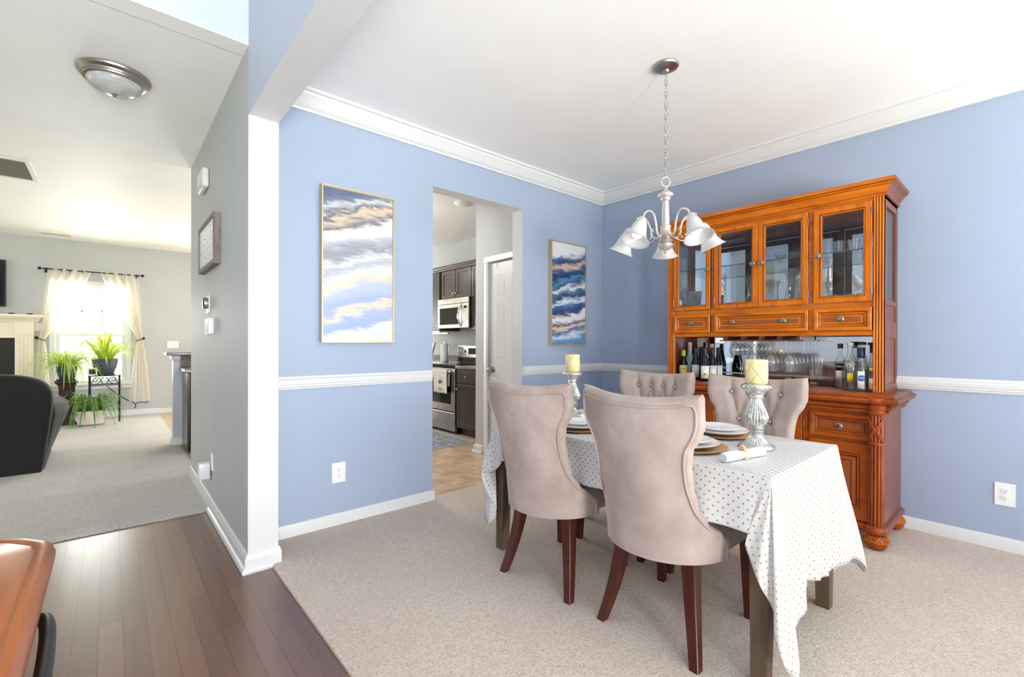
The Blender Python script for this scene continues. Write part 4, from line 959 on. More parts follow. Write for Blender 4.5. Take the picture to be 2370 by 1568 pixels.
for ri, y in enumerate((1.362, 1.240, 1.120)):
    for k in range(4):
        x = HX+.068+k*.082
        g = glass(GP, x, y, g0, 'tall clear wine glass hanging upside down in the packed rows above the corks')
        g0 = g0 or g
for k in range(3):
    g = glass(GP2, HX+.075+k*.09, 1.490, r0, 'short round glass hanging upside down in the separate row next to the wine bottles', grp='short round glasses hanging in the hutch'); r0 = r0 or g
# corks on the mirror ledge
for i, (y, z, a) in enumerate(((1.33, 0, .3), (1.26, 0, 1.3), (1.215, 0, .2), (1.175, 0, 1.1), (1.205, .022, .7), (1.10, 0, 1.5), (1.04, 0, .1))):
    b = MB(); b.cyl((-.02, 0, 0), .011, .042, (1, 0, 0), 14); o = b.build('wine_cork', 'cork', loc=(HXB-.075, y, .9125+z), rot=a+1.2)
    tag(o, 'small tan wine cork lying on the hutch counter below the hanging glasses', 'cork', 'corks on the hutch counter')

# bottles ---------------------------------------------------------
def bottle(name, lab, x, y, h, r, gm, cap, capm, label=None, shape='wine', neck=.013, group='wine bottles at the left of the hutch niche'):
    t = thing(name, lab, 'bottle', (x, y, .9015), 0, group); n = neck
    if shape == 'wine': pr = [(0, 0), (r*.92, 0), (r, .006), (r, h*.48), (r*.93, h*.55), (r*.6, h*.66), (n*1.1, h*.78), (n, h*.84), (n, h-.012), (n*1.12, h-.01), (n*1.12, h), (0, h)]
    elif shape == 'slope': pr = [(0, 0), (r*.92, 0), (r, .006), (r, h*.40), (r*.9, h*.5), (r*.62, h*.64), (n*1.15, h*.8), (n, h*.88), (n, h-.01), (n*1.12, h-.008), (n*1.12, h), (0, h)]
    elif shape == 'drop': pr = [(0, 0), (r*.85, 0), (r*.97, .008), (r, h*.3), (r*.98, h*.45), (r*.8, h*.56), (r*.5, h*.66), (n*1.15, h*.74), (n, h*.8), (n, h), (0, h)]
    elif shape == 'bell': pr = [(0, 0), (r*.9, 0), (r, .008), (r, h*.52), (r*.97, h*.58), (r*.75, h*.65), (n*1.3, h*.72), (n, h*.78), (n, h-.01), (n*1.2, h-.008), (n*1.2, h), (0, h)]
    else: pr = [(0, 0), (r*.92, 0), (r, .006), (r, h*.66), (r*.96, h*.72), (r*.72, h*.8), (r*.66, h*.86), (r*.68, h), (0, h)]
    b = MB(); b.lathe(pr, (0, 0, 0), 32, cap=False); b.build('glass_body', gm, t, smooth=50)
    if gm == 'bottleglass':
        rr = r-.003; ip = [(q-.003 if q > .004 else 0, z) for q, z in pr if z < h*.46]; b = MB(); b.lathe([(0, .006), (rr, .006), (rr, h*.45), (0, h*.45)], (0, 0, 0), 28, cap=False); b.build('liquid', 'bottleglass', t, smooth=40)
    if cap:
        b = MB(); cr_ = n*1.28 if shape != 'jar' else r*.74; b.lathe([(cr_*.96, h-cap), (cr_, h-cap+.002), (cr_, h+.001), (cr_*.9, h+.004), (0, h+.004)], (0, 0, 0), 24); b.build('cap', capm, t, smooth=40)
    if label:
        for z0, z1, m_, half in label:
            b = MB(); a0 = math.atan2(-y, -x)
            b.grid(lambda u, v: ((r+.0008)*cos(a0+(u*2-1)*half), (r+.0008)*sin(a0+(u*2-1)*half), z0+(z1-z0)*v), 16, 1)
            o = b.build('label', m_, t, smooth=60, flip=False); o.modifiers.new('thickness', 'SOLIDIFY').thickness = .0004
    return t
def write(t, s, size, z, r, m_='ink', name='lettering', dy=0):
    lb = [c for c in t.children if c.name.startswith('label')]; p = lb[0] if lb else t
    x, y = t.location.x, t.location.y; a = math.atan2(-y, -x)+dy
    nx, ny = cos(a), sin(a); rt = Vector((-ny, nx, 0)); up = Vector((0, 0, 1)); nn = Vector((nx, ny, 0)); pos = nn*(r+.0018)+up*z
    return text(name, s, size, Matrix(((rt.x, up.x, nn.x, pos.x), (rt.y, up.y, nn.y, pos.y), (rt.z, up.z, nn.z, pos.z), (0, 0, 0, 1))), m_, p)
w1 = bottle('wine_bottle', 'dark wine bottle with lime green capsule and cream label beside the aqua bottle', 3.60, 1.936, .235, .036, 'darkbottle', .045, 'lime', [(.03, .115, 'creampaper', 1.1)])
write(w1, 'amici', .020, .085, .036)
w2 = bottle('wine_bottle', 'frosted aqua bottle with tall white foil neck among the dark bottles', 3.70, 1.933, .30, .043, 'tealbottle', .085, 'whitecap', [(.03, .13, 'paper', .8)], 'drop', .0135)
w3 = bottle('wine_bottle', 'dark blue sloped wine bottle standing directly beside the aqua bottle', 3.62, 1.842, .258, .036, 'bluebottle', .04, 'navycap', [(.02, .12, 'paper', .9)], 'slope')
b = MB(); 
w4 = bottle('wine_bottle', 'unlabelled black wine bottle standing behind the others against the mirror', 3.74, 1.852, .262, .036, 'darkbottle', .03, 'ink', None, 'slope')
w5 = bottle('wine_bottle', 'dark blue wine bottle in front, white label with yellow patch', 3.515, 1.710, .258, .036, 'bluebottle', .04, 'navycap', [(.02, .12, 'paper', .95), (.045, .066, 'yellowlabel', .34)], 'slope')
write(w5, '7', .03, .094, .0368, 'paleink'); write(w5, '46', .014, .055, .0375)
w6 = bottle('wine_bottle', 'dark blue wine bottle whose white label shows pale capital letters', 3.588, 1.686, .258, .036, 'bluebottle', .04, 'navycap', [(.02, .12, 'paper', 1.0), (.022, .045, 'bluelabel', .5)], 'slope')
write(w6, 'ABC', .022, .104, .0365, 'paleink')
w7 = bottle('wine_bottle', 'slender dark bottle at the edge of the wine group next to the mirror', 3.664, 1.674, .258, .036, 'darkbottle', .04, 'ink', [(.02, .12, 'paper', 1.0)], 'slope')
w8 = bottle('wine_bottle', 'dark bottle with pale speckled foil top rising behind the blue bottles', 3.745, 1.765, .288, .034, 'darkbottle', .05, 'whitecap', None, 'slope')
G2 = 'liquor bottles at the right of the hutch niche'
l1 = bottle('liquor_bottle', 'slim clear liquor bottle with black and white label and brown cap', 3.64, .852, .292, .034, 'bottleglass', .028, 'browncap', [(.12, .165, 'blacklabel', .8), (.065, .118, 'paper', .8)], 'bell', .012, G2)
write(l1, 'TEXAS', .016, .145, .0345, 'paper')
l2 = bottle('liquor_bottle', 'tall clear bell-shouldered bottle with yellow shield label', 3.56, .780, .300, .043, 'bottleglass', .014, 'whitecap', [(.055, .11, 'yellowlabel', .36)], 'bell', .0155, G2)
write(l2, 'OSO', .024, .166, .043, 'gold')
l3 = bottle('liquor_bottle', 'clear liquor bottle with navy capsule and blue oval on a white label', 3.515, .714, .268, .034, 'bottleglass', .062, 'navycap', [(.02, .125, 'paper', .55)], 'bell', .0155, G2)
b = MB(); a0 = math.atan2(-.714, -3.515)
b.grid(lambda u, v: ((.0358)*cos(a0+.15+v*.72*cos(2*pi*u)), (.0358)*sin(a0+.15+v*.72*cos(2*pi*u)), .082+v*.019*sin(2*pi*u)), 28, 3, closeu=True)
b.build('label', 'bluelabel', l3, flip=False); write(l3, 'SSOT', .016, .084, .0358, 'paper')
l4 = bottle('liquor_jar', 'short clear jar bottle with pale lid and tan label against the pilaster', 3.50, .647, .145, .031, 'bottleglass', .012, 'creampaper', [(.02, .085, 'tanlabel', .95)], 'jar', .02, G2)
b = MB(); b.sphere((-.0315, -.006, .026), .010, 10, (.2, 1, 1)); b.build('label_dot', 'orange', l4); write(l4, 'TAOTI', .014, .05, .0315)
bottle('liquor_bottle', 'tall clear bottle with flat black cap standing behind the yellow shield bottle', 3.75, .80, .305, .036, 'bottleglass', .018, 'blackgloss', None, 'bell', .016, G2)
bottle('liquor_bottle', 'clear bottle with dark maroon cap behind the navy capsule bottle', 3.665, .748-.01, .302, .032, 'bottleglass', .014, 'browncap', None, 'bell', .016, G2)
bottle('liquor_bottle', 'dark-necked bottle at the back beside the tall black cap bottles', 3.76, .70, .285, .032, 'bottleglass', .05, 'browncap', None, 'slope', .014, G2)
bottle('liquor_bottle', 'bottle with broad black cap tucked against the hutch side', 3.655, .655, .290, .030, 'bottleglass', .06, 'blackgloss', None, 'bell', .02, G2)

# glassware on display behind the doors
FL = 1.4555
def vase(name, lab, prof, x, y, z, m_='crystal', rip=0, rn=0, wave=0, cat='vase'):
    b = MB(); pr = prof+[(max(r-.003, .001), h+.002) for r, h in prof[1:][::-1]]; seg = 40; R = []
    for r, h in pr:
        R.append([(max(r, 1e-4)*(1+rip*cos(rn*2*pi*i/seg))*cos(2*pi*i/seg)+wave*sin(h*34), max(r, 1e-4)*(1+rip*cos(rn*2*pi*i/seg))*sin(2*pi*i/seg)+wave*sin(h*34), h) for i in range(seg)])
    b.rings(R, True, True, False); return tag(b.build(name, m_, loc=(x, y, z), smooth=60), lab, cat)
M['cutcrystal'] = mat('cut_crystal', lin(225), .05, Transmission_Weight=.75, IOR=1.5); nn_ = N(M['cutcrystal']); nn_.bump(nn_.noise(nn_.tc(), 90, 2), 1, .02)
vase('crystal_vase', 'chunky cut crystal vase behind the door nearest the room corner', [(.0, 0), (.045, 0), (.052, .01), (.056, .08), (.060, .14), (.064, .165)], 3.63, 1.865, FL, 'cutcrystal')
vase('crystal_bowl', 'small cut crystal tumbler standing next to the chunky crystal vase', [(.0, 0), (.028, 0), (.036, .02), (.04, .07)], 3.70, 1.945, FL, 'cutcrystal')
vase('glass_vase', 'wavy clear glass vase behind the second door from the room corner', [(.0, 0), (.045, 0), (.05, .01), (.042, .06), (.032, .12), (.036, .19), (.05, .235), (.058, .25)], 3.63, 1.405, FL, 'crystal', .07, 6, .006)
vase('glass_vase', 'flared clear glass pitcher vase behind the third door from the room corner', [(.0, 0), (.05, 0), (.056, .02), (.060, .06), (.05, .12), (.040, .17), (.048, .22), (.07, .268)], 3.64, 1.128, FL, 'crystal', .05, 5, 0)
vase('glass_vase', 'slim clear glass vase beside the flared pitcher vase', [(.0, 0), (.03, 0), (.034, .03), (.026, .11), (.03, .18), (.042, .215)], 3.56, 1.065, FL, 'crystal', .08, 6, .004)
for i in range(7):
    o = vase('drinking_glass', 'small clear tumbler in the row behind the door with the lamp reflection', [(.0, 0), (.024, 0), (.027, .006), (.030, .062)], 3.60+(i % 2)*.07, .655+i*.036, FL, 'crystal', .04, 10, 0, 'glass'); o['group'] = 'tumblers behind the hutch door'
for i in range(3):
    o = vase('drinking_glass', 'clear glass standing upside down on the glass shelf of the hutch', [(.0, 0), (.026, 0), (.028, .01), (.034, .09)], 3.66, .70+i*.085, 1.7905, 'crystal', 0, 0, 0, 'glass'); o['group'] = 'glasses on the upper hutch shelf'
for i in range(3):
    o = vase('dessert_glass', 'short stemmed dessert glass on the glass shelf of the hutch', [(.0, 0), (.026, 0), (.006, .006), (.005, .02), (.03, .034), (.038, .055)], 3.66, 1.05+i*.085, 1.7905, 'crystal', 0, 0, 0, 'glass'); o['group'] = 'dessert glasses on the upper hutch shelf'
# ------------------------------------------------------------------ pictures on the blue wall
def picture(name, lab, x0, x1, z0, z1, cm):
    cx_, cz_ = (x0+x1)/2, (z0+z1)/2; o = (cx_, YL-.02, cz_); t = thing(name, lab, 'painting', o)
    b = MB(o); f = lambda a, c, h: (a, YL-.002-h, c)
    b.frame((x0, z0, x1, z1), [(0, 0), (0, .044), (.007, .044), (.007, .034), (.012, .034), (.012, 0)], f, False); b.build('frame', 'goldframe', t, smooth=0)
    b = MB(o); b.box(x0+.011, YL-.038, z0+.011, x1-.011, YL-.006, z1-.011); b.build('canvas', cm, t, smooth=0)
picture('painting', 'tall abstract painting in soft greys, lavender and white in a thin gold frame', .993, 1.485, 1.196, 2.196, 'canvas1')
picture('painting', 'tall abstract painting in deep navy, white and gold near the room corner', 3.062, 3.560, 1.176, 2.156, 'canvas2')
# wall outlets
def outlet(lab, pos, out, wid=.088, hgt=.131, kind='outlet'):
    out = Vector(out); up = Vector((0, 0, 1)); rt = up.cross(out); o = Vector(pos); t = thing('wall_outlet', lab, 'outlet', pos)
    def g(a, c, h): return o+rt*a+up*c+out*h
    b = MB(o); b.frame((-wid/2, -hgt/2, wid/2, hgt/2), [(0, 0), (0, .003), (.003, .006)], g); b.build('cover_plate', 'plastic', t, smooth=20)
    for s in (1, -1):
        b = MB(o); b.lathe([(.0165, .005), (.0165, .0082), (.0155, .0088), (0, .0088)], o+up*.0195*s, 20, out); f = b.build('receptacle', 'plastic', t, smooth=30)
        b = MB(o)
        for a in (-.0062, .0062): 
            p = o+up*(.0195*s+.004)+rt*a+out*.009; b.tube([p-up*.0045, p+up*.0045], .0011, 4)
        b.cyl(o+up*(.0195*s-.0075)+out*.0082, .0026, .001, out, 10); b.build('slot', 'dark', f, smooth=0)
    return t
outlet('white wall outlet on the blue wall under the grey lavender painting', (1.117, YL, .348), (0, -1, 0))
outlet('white wall outlet on the blue wall to the right of the hutch', (XR, .1135, .332), (-1, 0, 0), .084)

# ------------------------------------------------------------------ hall wall devices (wall face at XW0)
X = XW0
t = thing('door_chime', 'off-white rounded door chime box high on the grey hall wall', 'chime', (X, 4.08, 2.39)); o = (X, 4.08, 2.39)
b = MB(o); b.box(X-.044, 3.94, 2.32, X-.001, 4.22, 2.46, .018, 3); b.build('cover', 'dooroff', t)
b = MB(o)
for k in range(3): b.box(X-.0445, 3.97, 2.333+.012*k, X-.03, 4.19, 2.336+.012*k)
b.build('grille', 'paleink', t)
t = thing('calendar_board', 'whiteboard calendar in a weathered grey wooden box frame on the hall wall', 'calendar', (X, 3.83, 1.875)); o = (X, 3.83, 1.875)
y0, y1, z0, z1 = 3.49, 4.17, 1.708, 2.043; g = lambda a, c, h: (X-h, a, c)
b = MB(o); b.frame((y0, z0, y1, z1), [(0, 0), (0, .039), (.028, .039), (.028, .030), (.028, 0)], g, False); b.build('frame', 'oldwood', t, smooth=0)
b = MB(o); b.box(X-.032, y0+.026, z0+.026, X-.002, y1-.026, z1-.026); bd = b.build('whiteboard', 'whiteboard', t, smooth=0)
b = MB(o); rnd = random.Random(7)
for r in range(6):
    for c in range(7):
        if rnd.random() < .25: continue
        yy = y1-.06-c*.076; zz = z1-.06-r*.046; pts = []
        L = rnd.uniform(.02, .05); k = rnd.randint(6, 10)
        for j in range(k): pts.append((X-.0328, yy-L*j/k, zz+rnd.uniform(-.006, .006)))
        b.tube(pts, .0012, 4)
b.build('handwriting', 'paleink', bd, smooth=0)
t = thing('thermostat', 'round metal-ringed thermostat on a white plate on the hall wall', 'thermostat', (X, 3.965, 1.475)); o = (X, 3.965, 1.475)
b = MB(o); b.box(X-.008, 3.895, 1.405, X+.0, 4.03, 1.535, .006, 2); b.build('back_plate', 'plastic', t)
b = MB(o); b.lathe([(.040, .006), (.041, .012), (.042, .030), (.040, .034)], (X, 3.963, 1.478), 32, (-1, 0, 0)); r_ = b.build('ring', 'nickel', t)
b = MB(o); b.lathe([(.001, .033), (.035, .034), (.038, .036), (.030, .0375), (.001, .038)], (X, 3.963, 1.478), 32, (-1, 0, 0)); b.build('display', 'blackgloss', r_)
t = thing('alarm_keypad', 'white alarm keypad with small buttons below the thermostat', 'keypad', (X, 3.80, 1.305)); o = (X, 3.80, 1.305)
b = MB(o); b.box(X-.034, 3.731, 1.252, X+.0, 3.875, 1.362, .004, 2); b.build('housing', 'plastic', t)
b = MB(o); b.box(X-.0355, 3.75, 1.325, X-.033, 3.85, 1.352); b.build('screen', 'whiteboard', t, smooth=0)
for r in range(4):
    for c in range(4): b = MB(o); b.box(X-.0365, 3.750+c*.027, 1.262+r*.015, X-.033, 3.766+c*.027, 1.270+r*.015); b.build('key', 'paleink', t, smooth=0)
outlet('slim white outlet low on the grey hall wall behind the plug-in', (X, 3.80, .355), (-1, 0, 0), .07, .115)
t = tag(MB((X, 3.86, .28)).box(X-.075, 3.825, .232, X-.0095, 3.895, .345, .008, 2).build('plug_in_freshener', 'plastic', loc=(X, 3.86, .28)), 'white plug-in air freshener on the low hall wall outlet', 'air freshener')

# ------------------------------------------------------------------ hall ceiling fittings
t = thing('flush_ceiling_light', 'brushed nickel flush ceiling light with alabaster bowl in the hall', 'ceiling light', (.015, 3.51, ZC)); o = (.015, 3.51, ZC)
b = MB(o); b.lathe([(0, 0), (.165, 0), (.168, -.006), (.165, -.016), (.150, -.028), (.148, -.036), (.143, -.038), (.141, -.046), (.128, -.050), (.12, -.03)], o, 48, cap=False); b.build('metal_pan', 'nickel', t, smooth=30)
b = MB(o); b.lathe([(.127, -.044)]+[(.127*cos(a), -.046-.070*sin(a)) for a in [pi/2*k/10 for k in range(1, 11)]], o, 44, cap=False); b.build('glass_bowl', 'alabaster', t, smooth=60)
b = MB(o); b.lathe([(.016, -.108), (.018, -.114), (.013, -.119), (.009, -.121), (.011, -.127), (.007, -.133), (0, -.134)], o, 20); b.build('finial', 'nickel', t)
def vent(lab, x0, y0, x1, y1, n, along, m_, fr=.03):
    o = ((x0+x1)/2, (y0+y1)/2, ZC); t = thing('ceiling_vent', lab, 'vent', o)
    b = MB(o); b.frame((x0, y0, x1, y1), [(0, 0), (0, .008), (.004, .012), (fr-.004, .012), (fr, .006), (fr, 0)], lambda a, c, h: (a, c, ZC-h), False); b.build('frame', m_, t, smooth=20)
    b = MB(o); b.box(x0+fr, y0+fr, ZC-.003, x1-fr, y1-fr, ZC+.0005); b.build('backing', 'dark', t, smooth=0)
    b = MB(o)
    for k in range(n):
        u = (k+.5)/n
        if along == 'x': y = y0+fr+(y1-y0-2*fr)*u; b.box(x0+fr, y-.0025, ZC-.010, x1-fr, y+.0015, ZC-.002)
        else: x = x0+fr+(x1-x0-2*fr)*u; b.box(x-.003, y0+fr, ZC-.010, x+.003, y1-fr, ZC-.002)
    b.build('louvres', 'ventslat' if n > 20 else m_, t, smooth=0); return t
v1 = vent('large return air grille on the hall ceiling at the picture edge', -1.14, 5.66, -.52, 6.33, 26, 'x', 'dooroff', .04)
b = MB(v1.location); b.box(-.85, 5.70, ZC-.013, -.83, 6.29, ZC-.003); b.build('centre_bar', 'dooroff', v1)
vent('small supply register on the living room ceiling above the window', -.76, 9.17, -.43, 9.31, 16, 'y', 'cream', .016)
t = thing('kitchen_ceiling_light', 'shallow white dome light on the kitchen ceiling', 'ceiling light', (2.93, 4.16, ZC)); b = MB((2.93, 4.16, ZC)); b.lathe([(.1, 0), (.1, -.012), (.09, -.018), (.05, -.028), (0, -.032)], (2.93, 4.16, ZC), 32, cap=False); b.build('dome', 'plastic', t)
for nm_, loc_ in (('fill_kitchen', (1.9, 4.9, 2.69)), ('fill_kitchen', (2.3, 6.6, 2.69))): lamp(nm_, (loc_[0], loc_[1], 2.42), 26 if loc_[1] < 5.5 else 6, (1, .97, .93))  # fill lamps added where no fixture hangs, to brighten the kitchen

# ------------------------------------------------------------------ kitchen
KX = 3.36
def kit(o): return MB(o)
def kdoor(t, o, y0, y1, z0, z1, X, ky=None, kz=None, name='door', prof=None):
    b = MB(o); b.frame((y0, z0, y1, z1), prof or [(0, -.018), (0, 0), (.004, .002), (.050, .002), (.054, -.006), (.060, -.006)], lambda a, c, h: (X-h, a, c)); d = b.build(name, 'kitchen', t, smooth=20)
    if ky is not None:
        b = MB(o); b.lathe([(.006, 0), (.005, .012), (.013, .018), (.015, .024), (.010, .030), (.001, .031)], (X-.002, ky, kz), 18, (-1, 0, 0)); b.build('knob', 'chrome', d)
    return d
# range
t = thing('kitchen_range', 'stainless steel kitchen range with a towel on its oven door', 'oven', (3.67, 5.31, .002)); o = (3.67, 5.31, .002)
b = MB(o); b.box(KX+.02, 4.94, .03, XK-.005, 5.70, .90); b.box(KX+.04, 4.96, .002, XK-.03, 5.68, .03); b.build('body', 'blackgloss', t)
b = MB(o); b.box(KX-.012, 4.932, .878, XK-.06, 5.708, .912, .006); b.build('cooktop', 'blackgloss', t)
g = lambda a, c, h: (KX-h, a, c)
b = MB(o); b.frame((4.945, .295, 5.695, .855), [(0, -.02), (0, .012), (.006, .016), (.085, .016), (.09, .008)], g); d = b.build('oven_door', 'steel', t, smooth=20)
b = MB(o); b.frame((5.035, .385, 5.605, .765), [(0, .006), (.006, .012), (.01, .010)], g); b.build('oven_window', 'blackgloss', d, smooth=20)
b = MB(o); b.cyl((KX-.055, 4.97, .820), .014, .70, (0, 1, 0), 14); b.box(KX-.055, 4.985, .806, KX-.01, 5.015, .834, .004); b.box(KX-.055, 5.625, .806, KX-.01, 5.655, .834, .004); b.build('handle', 'chrome', d)
b = MB(o); b.frame((4.945, .045, 5.695, .280), [(0, -.02), (0, .012), (.006, .016)], g); b.build('storage_drawer', 'steel', t, smooth=20)
b = MB(o); b.box(XK-.085, 4.94, .905, XK-.004, 5.70, 1.155, .008, 2); bp = b.build('back_panel', 'steel', t)
b = MB(o); b.box(XK-.088, 4.94, .905, XK-.082, 5.70, .985); b.build('vent_strip', 'blackgloss', bp)
b = MB(o); b.box(XK-.088, 5.18, 1.03, XK-.083, 5.44, 1.12, .003); b.build('clock_display', 'blackgloss', bp)
for y in (5.655, 5.60, 5.53, 5.04, 4.99):
    b = MB(o); b.cyl((XK-.084, y, 1.075), .020, .022, (-1, 0, 0), 18); b.build('control_knob', 'chrome', bp)
# dish towel
b = MB((KX-.05, 5.28, .6)); 
def tw(u, v):
    y = 5.04+.33*u; z = .838-.30*v if v > .06 else .838
    return (KX-.073-.004*sin(u*11+v*2)*v-.002*sin(u*23), y+.006*sin(v*5), .841-.31*v)
b.grid(tw, 26, 14); b.grid(lambda u, v: (KX-.073+.034*v, 5.04+.33*u, .841+.001*sin(v*pi)), 26, 3); b.grid(lambda u, v: (KX-.037-.003*sin(u*9), 5.035+.33*u, .841-.22*v), 26, 8)
M['towel'] = mat('grey_white_towel', lin(214, 206, 200), .9); nt_ = N(M['towel']); nt_.col(nt_.ramp(nt_.noise(nt_.tc(scale=(1, 40, 9)), 3, 4), [(.35, lin(196, 186, 180)), (.6, lin(224, 218, 212))]))
tw_ = b.build('dish_towel', 'towel', loc=(KX-.05, 5.28, .6), smooth=60); tw_.modifiers.new('thickness', 'SOLIDIFY').thickness = .003; tag(tw_, 'pale dish towel with a dark sprig print hanging on the oven handle', 'towel')
b = MB((KX-.05, 5.28, .6)); rnd = random.Random(3)
def tp(y, z): u = (y-5.04)/.33; v = (.841-z)/.31; return (KX-.0755-.004*sin(u*11+v*2)*v-.002*sin(u*23), y, z)
for k in range(7):
    a = -pi/2+(k-3)*.32+rnd.uniform(-.1, .1); L = rnd.uniform(.04, .08); b.tube([tp(5.20-cos(a)*L*j/5+.01*sin(j), .655-sin(a)*L*j/5) for j in range(6)], .0022, 5)
for k in range(3): b.tube([tp(5.17+.03*k+.008*cos(j), .60-.012*j) for j in range(4)], .003, 5)
b.build('sprig_print', 'ink', tw_)
# base cabinets beside the range
def basecab(y0, y1, lab, n=1, kn=True):
    o = (3.68, (y0+y1)/2, .002); t = thing('base_cabinet', lab, 'cabinet', o)
    b = MB(o); b.box(KX+.02, y0, .10, XK-.004, y1, .862); b.box(KX+.09, y0, .002, XK-.004, y1, .10); b.build('body', 'kitchen', t, smooth=0)
    w_ = (y1-y0)/n
    for k in range(n):
        a, c = y0+w_*k+.006, y0+w_*(k+1)-.006
        kdoor(t, o, a, c, .685, .842, KX, (a+c)/2 if n > 1 else a+.24, .765, 'drawer', [(0, -.018), (0, 0), (.004, .002), (.03, .002)])
        kdoor(t, o, a, c, .112, .668, KX, c-.03, .60)
    return t
basecab(4.035, 4.928, 'espresso base cabinet with drawer between the range and the pantry wall', 2)
basecab(5.712, 6.62, 'espresso base cabinet on the far side of the range', 2)
def counter_top(y0, y1, lab):
    b = MB((3.68, (y0+y1)/2, .88)); b.box(KX-.02, y0, .863, XK-.001, y1, .902, .006, 2); b.box(XK-.022, y0, .902, XK-.001, y1, 1.0, .003)
    return tag(b.build('granite_countertop', 'granite', loc=(3.68, (y0+y1)/2, .88)), lab, 'countertop')
counter_top(4.033, 4.930, 'speckled granite countertop between the range and the pantry wall')
counter_top(5.71, 6.64, 'speckled granite countertop on the far side of the range')
# wall cabinets
UX = 3.66
def upper(y0, y1, z0, z1, n, lab, X=UX, kn=(0,)):
    o = (3.83, (y0+y1)/2, z0); t = thing('wall_cabinet', lab, 'cabinet', o); b = MB(o); b.box(X, y0, z0, XK-.001, y1, z1); b.build('body', 'kitchen', t, smooth=0)
    w_ = (y1-y0)/n
    for k in range(n):
        a, c = y0+w_*k+.005, y0+w_*(k+1)-.005; kdoor(t, o, a, c, z0+.008, z1-.008, X-.018, (c-.028 if k == 0 else a+.028) if n > 1 else a+.03, z0+.07)
    return t
upper(5.00, 5.735, 1.822, 2.235, 2, 'espresso two-door wall cabinet above the microwave')
upper(5.785, 6.62, 1.372, 2.235, 1, 'tall espresso wall cabinet to the left of the microwave')
upper(4.035, 4.995, 1.372, 2.235, 2, 'espresso wall cabinet beside the pantry wall corner')
b = MB((3.83, 5.3, 2.24)); run(b, [(0, 0), (.012, 0), (.016, .014), (.030, .030), (.036, .048), (.044, .052), (.044, .064), (0, .064)], (UX-.018, 4.035, 2.235), (UX-.018, 6.62, 2.235), (-1, 0, 0)); b.box(UX-.018, 4.035, 2.236, XK-.001, 6.62, 2.298); tag(b.build('cabinet_cornice', 'kitchen', loc=(3.83, 5.3, 2.24), smooth=25), 'dark crown moulding running along the top of the kitchen wall cabinets', 'moulding')
b = MB((3.7, 6.2, 1.36)); b.box(UX-.02, 5.785, 1.352, UX+.02, 6.62, 1.371); b.box(UX+.0, 5.60, 1.325, UX+.03, 6.62, 1.345); tag(b.build('cabinet_light_rail', 'steel', loc=(3.7, 6.2, 1.36)), 'slim metal under-cabinet light bar below the tall wall cabinet', 'light')
# microwave
o = (3.8, 5.365, 1.40); t = thing('microwave', 'stainless over-the-range microwave with curved handle', 'microwave', o); MX = 3.60
b = MB(o); b.box(MX+.01, 4.985, 1.400, XK-.002, 5.755, 1.820, .004); b.build('body', 'blackgloss', t)
g = lambda a, c, h: (MX-h, a, c)
b = MB(o); b.frame((4.985, 1.742, 5.755, 1.82), [(0, -.012), (0, .004), (.004, .008)], g); b.build('vent_panel', 'steel', t, smooth=20)
b = MB(o); b.frame((5.155, 1.402, 5.755, 1.738), [(0, -.012), (0, .006), (.006, .010)], g); d = b.build('door', 'steel', t, smooth=20)
b = MB(o); b.frame((5.215, 1.448, 5.70, 1.69), [(0, .009), (.006, .0125), (.010, .011)], g); b.build('door_window', 'blackgloss', d, smooth=20)
b = MB(o); b.frame((4.985, 1.402, 5.150, 1.738), [(0, -.012), (0, .006), (.006, .010)], g); cpn = b.build('control_panel', 'steel', t, smooth=20)
b = MB(o); b.frame((5.005, 1.44, 5.11, 1.71), [(0, .009), (.004, .012)], g); b.build('keypad', 'nickel', cpn, smooth=20)
b = MB(o); b.frame((5.02, 1.665, 5.095, 1.70), [(0, .011), (.002, .013)], g); b.build('display', 'blackgloss', cpn, smooth=20)
b = MB(o); b.tube([(MX-.012-.045*sin(pi*j/12), 5.165, 1.425+.29*j/12) for j in range(13)], .012, 10); b.build('handle', 'chrome', d)
# counter clutter
t = thing('paper_towel_holder', 'roll of paper towels standing on the kitchen counter by the wall', 'paper towels', (3.80, 5.90, .902)); o = (3.80, 5.90, .902)
b = MB(o); b.cyl((3.80, 5.90, .902), .075, .012, (0, 0, 1), 28); b.cyl((3.80, 5.90, .91), .008, .31, (0, 0, 1), 12); b.sphere((3.80, 5.90, 1.225), .013); b.build('stand', 'chrome', t)
b = MB(o); b.lathe([(.02, .914), (.060, .914), (.060, 1.180), (.02, 1.180)], (3.80, 5.90, 0), 32); b.build('roll', 'plastic', t)
t = thing('recipe_board', 'small white sign leaning on the kitchen counter by the paper towels', 'sign', (3.72, 6.08, .902)); o = (3.72, 6.08, .902)
b = MB(o); b.prism([(0, 0), (.016, 0), (.096, .30), (.08, .30)], lambda a, p, q: (3.62+p, a, .902+q), 6.0, 6.26); b.build('board', 'oldwood', t, smooth=0)
b = MB(o); b.prism([(-.002, .008), (.000, .008), (.078, .292), (.076, .292)], lambda a, p, q: (3.62+p, a, .902+q), 6.015, 6.245); b.build('face', 'paper', t, smooth=0)
for y, lab in ((6.10, 'white outlet on the kitchen wall left of the paper towels'), (5.76, 'white switch plate on the kitchen wall right of the paper towels')): outlet(lab, (XK, y, 1.09), (-1, 0, 0), .08, .125)
t = thing('cooking_spoon', 'silver spoon on a rest lying on the black cooktop', 'spoon', (3.62, 5.3, .915)); b = MB((3.62, 5.3, .915)); b.tube([(3.62, 5.50, .920), (3.62, 5.40, .922), (3.63, 5.30, .924)], .005, 6); b.sphere((3.635, 5.25, .925), .03, 12, (.7, 1.2, .3)); b.build('spoon_body', 'chrome', t)
b = MB((3.5, 5.0, 0)); 
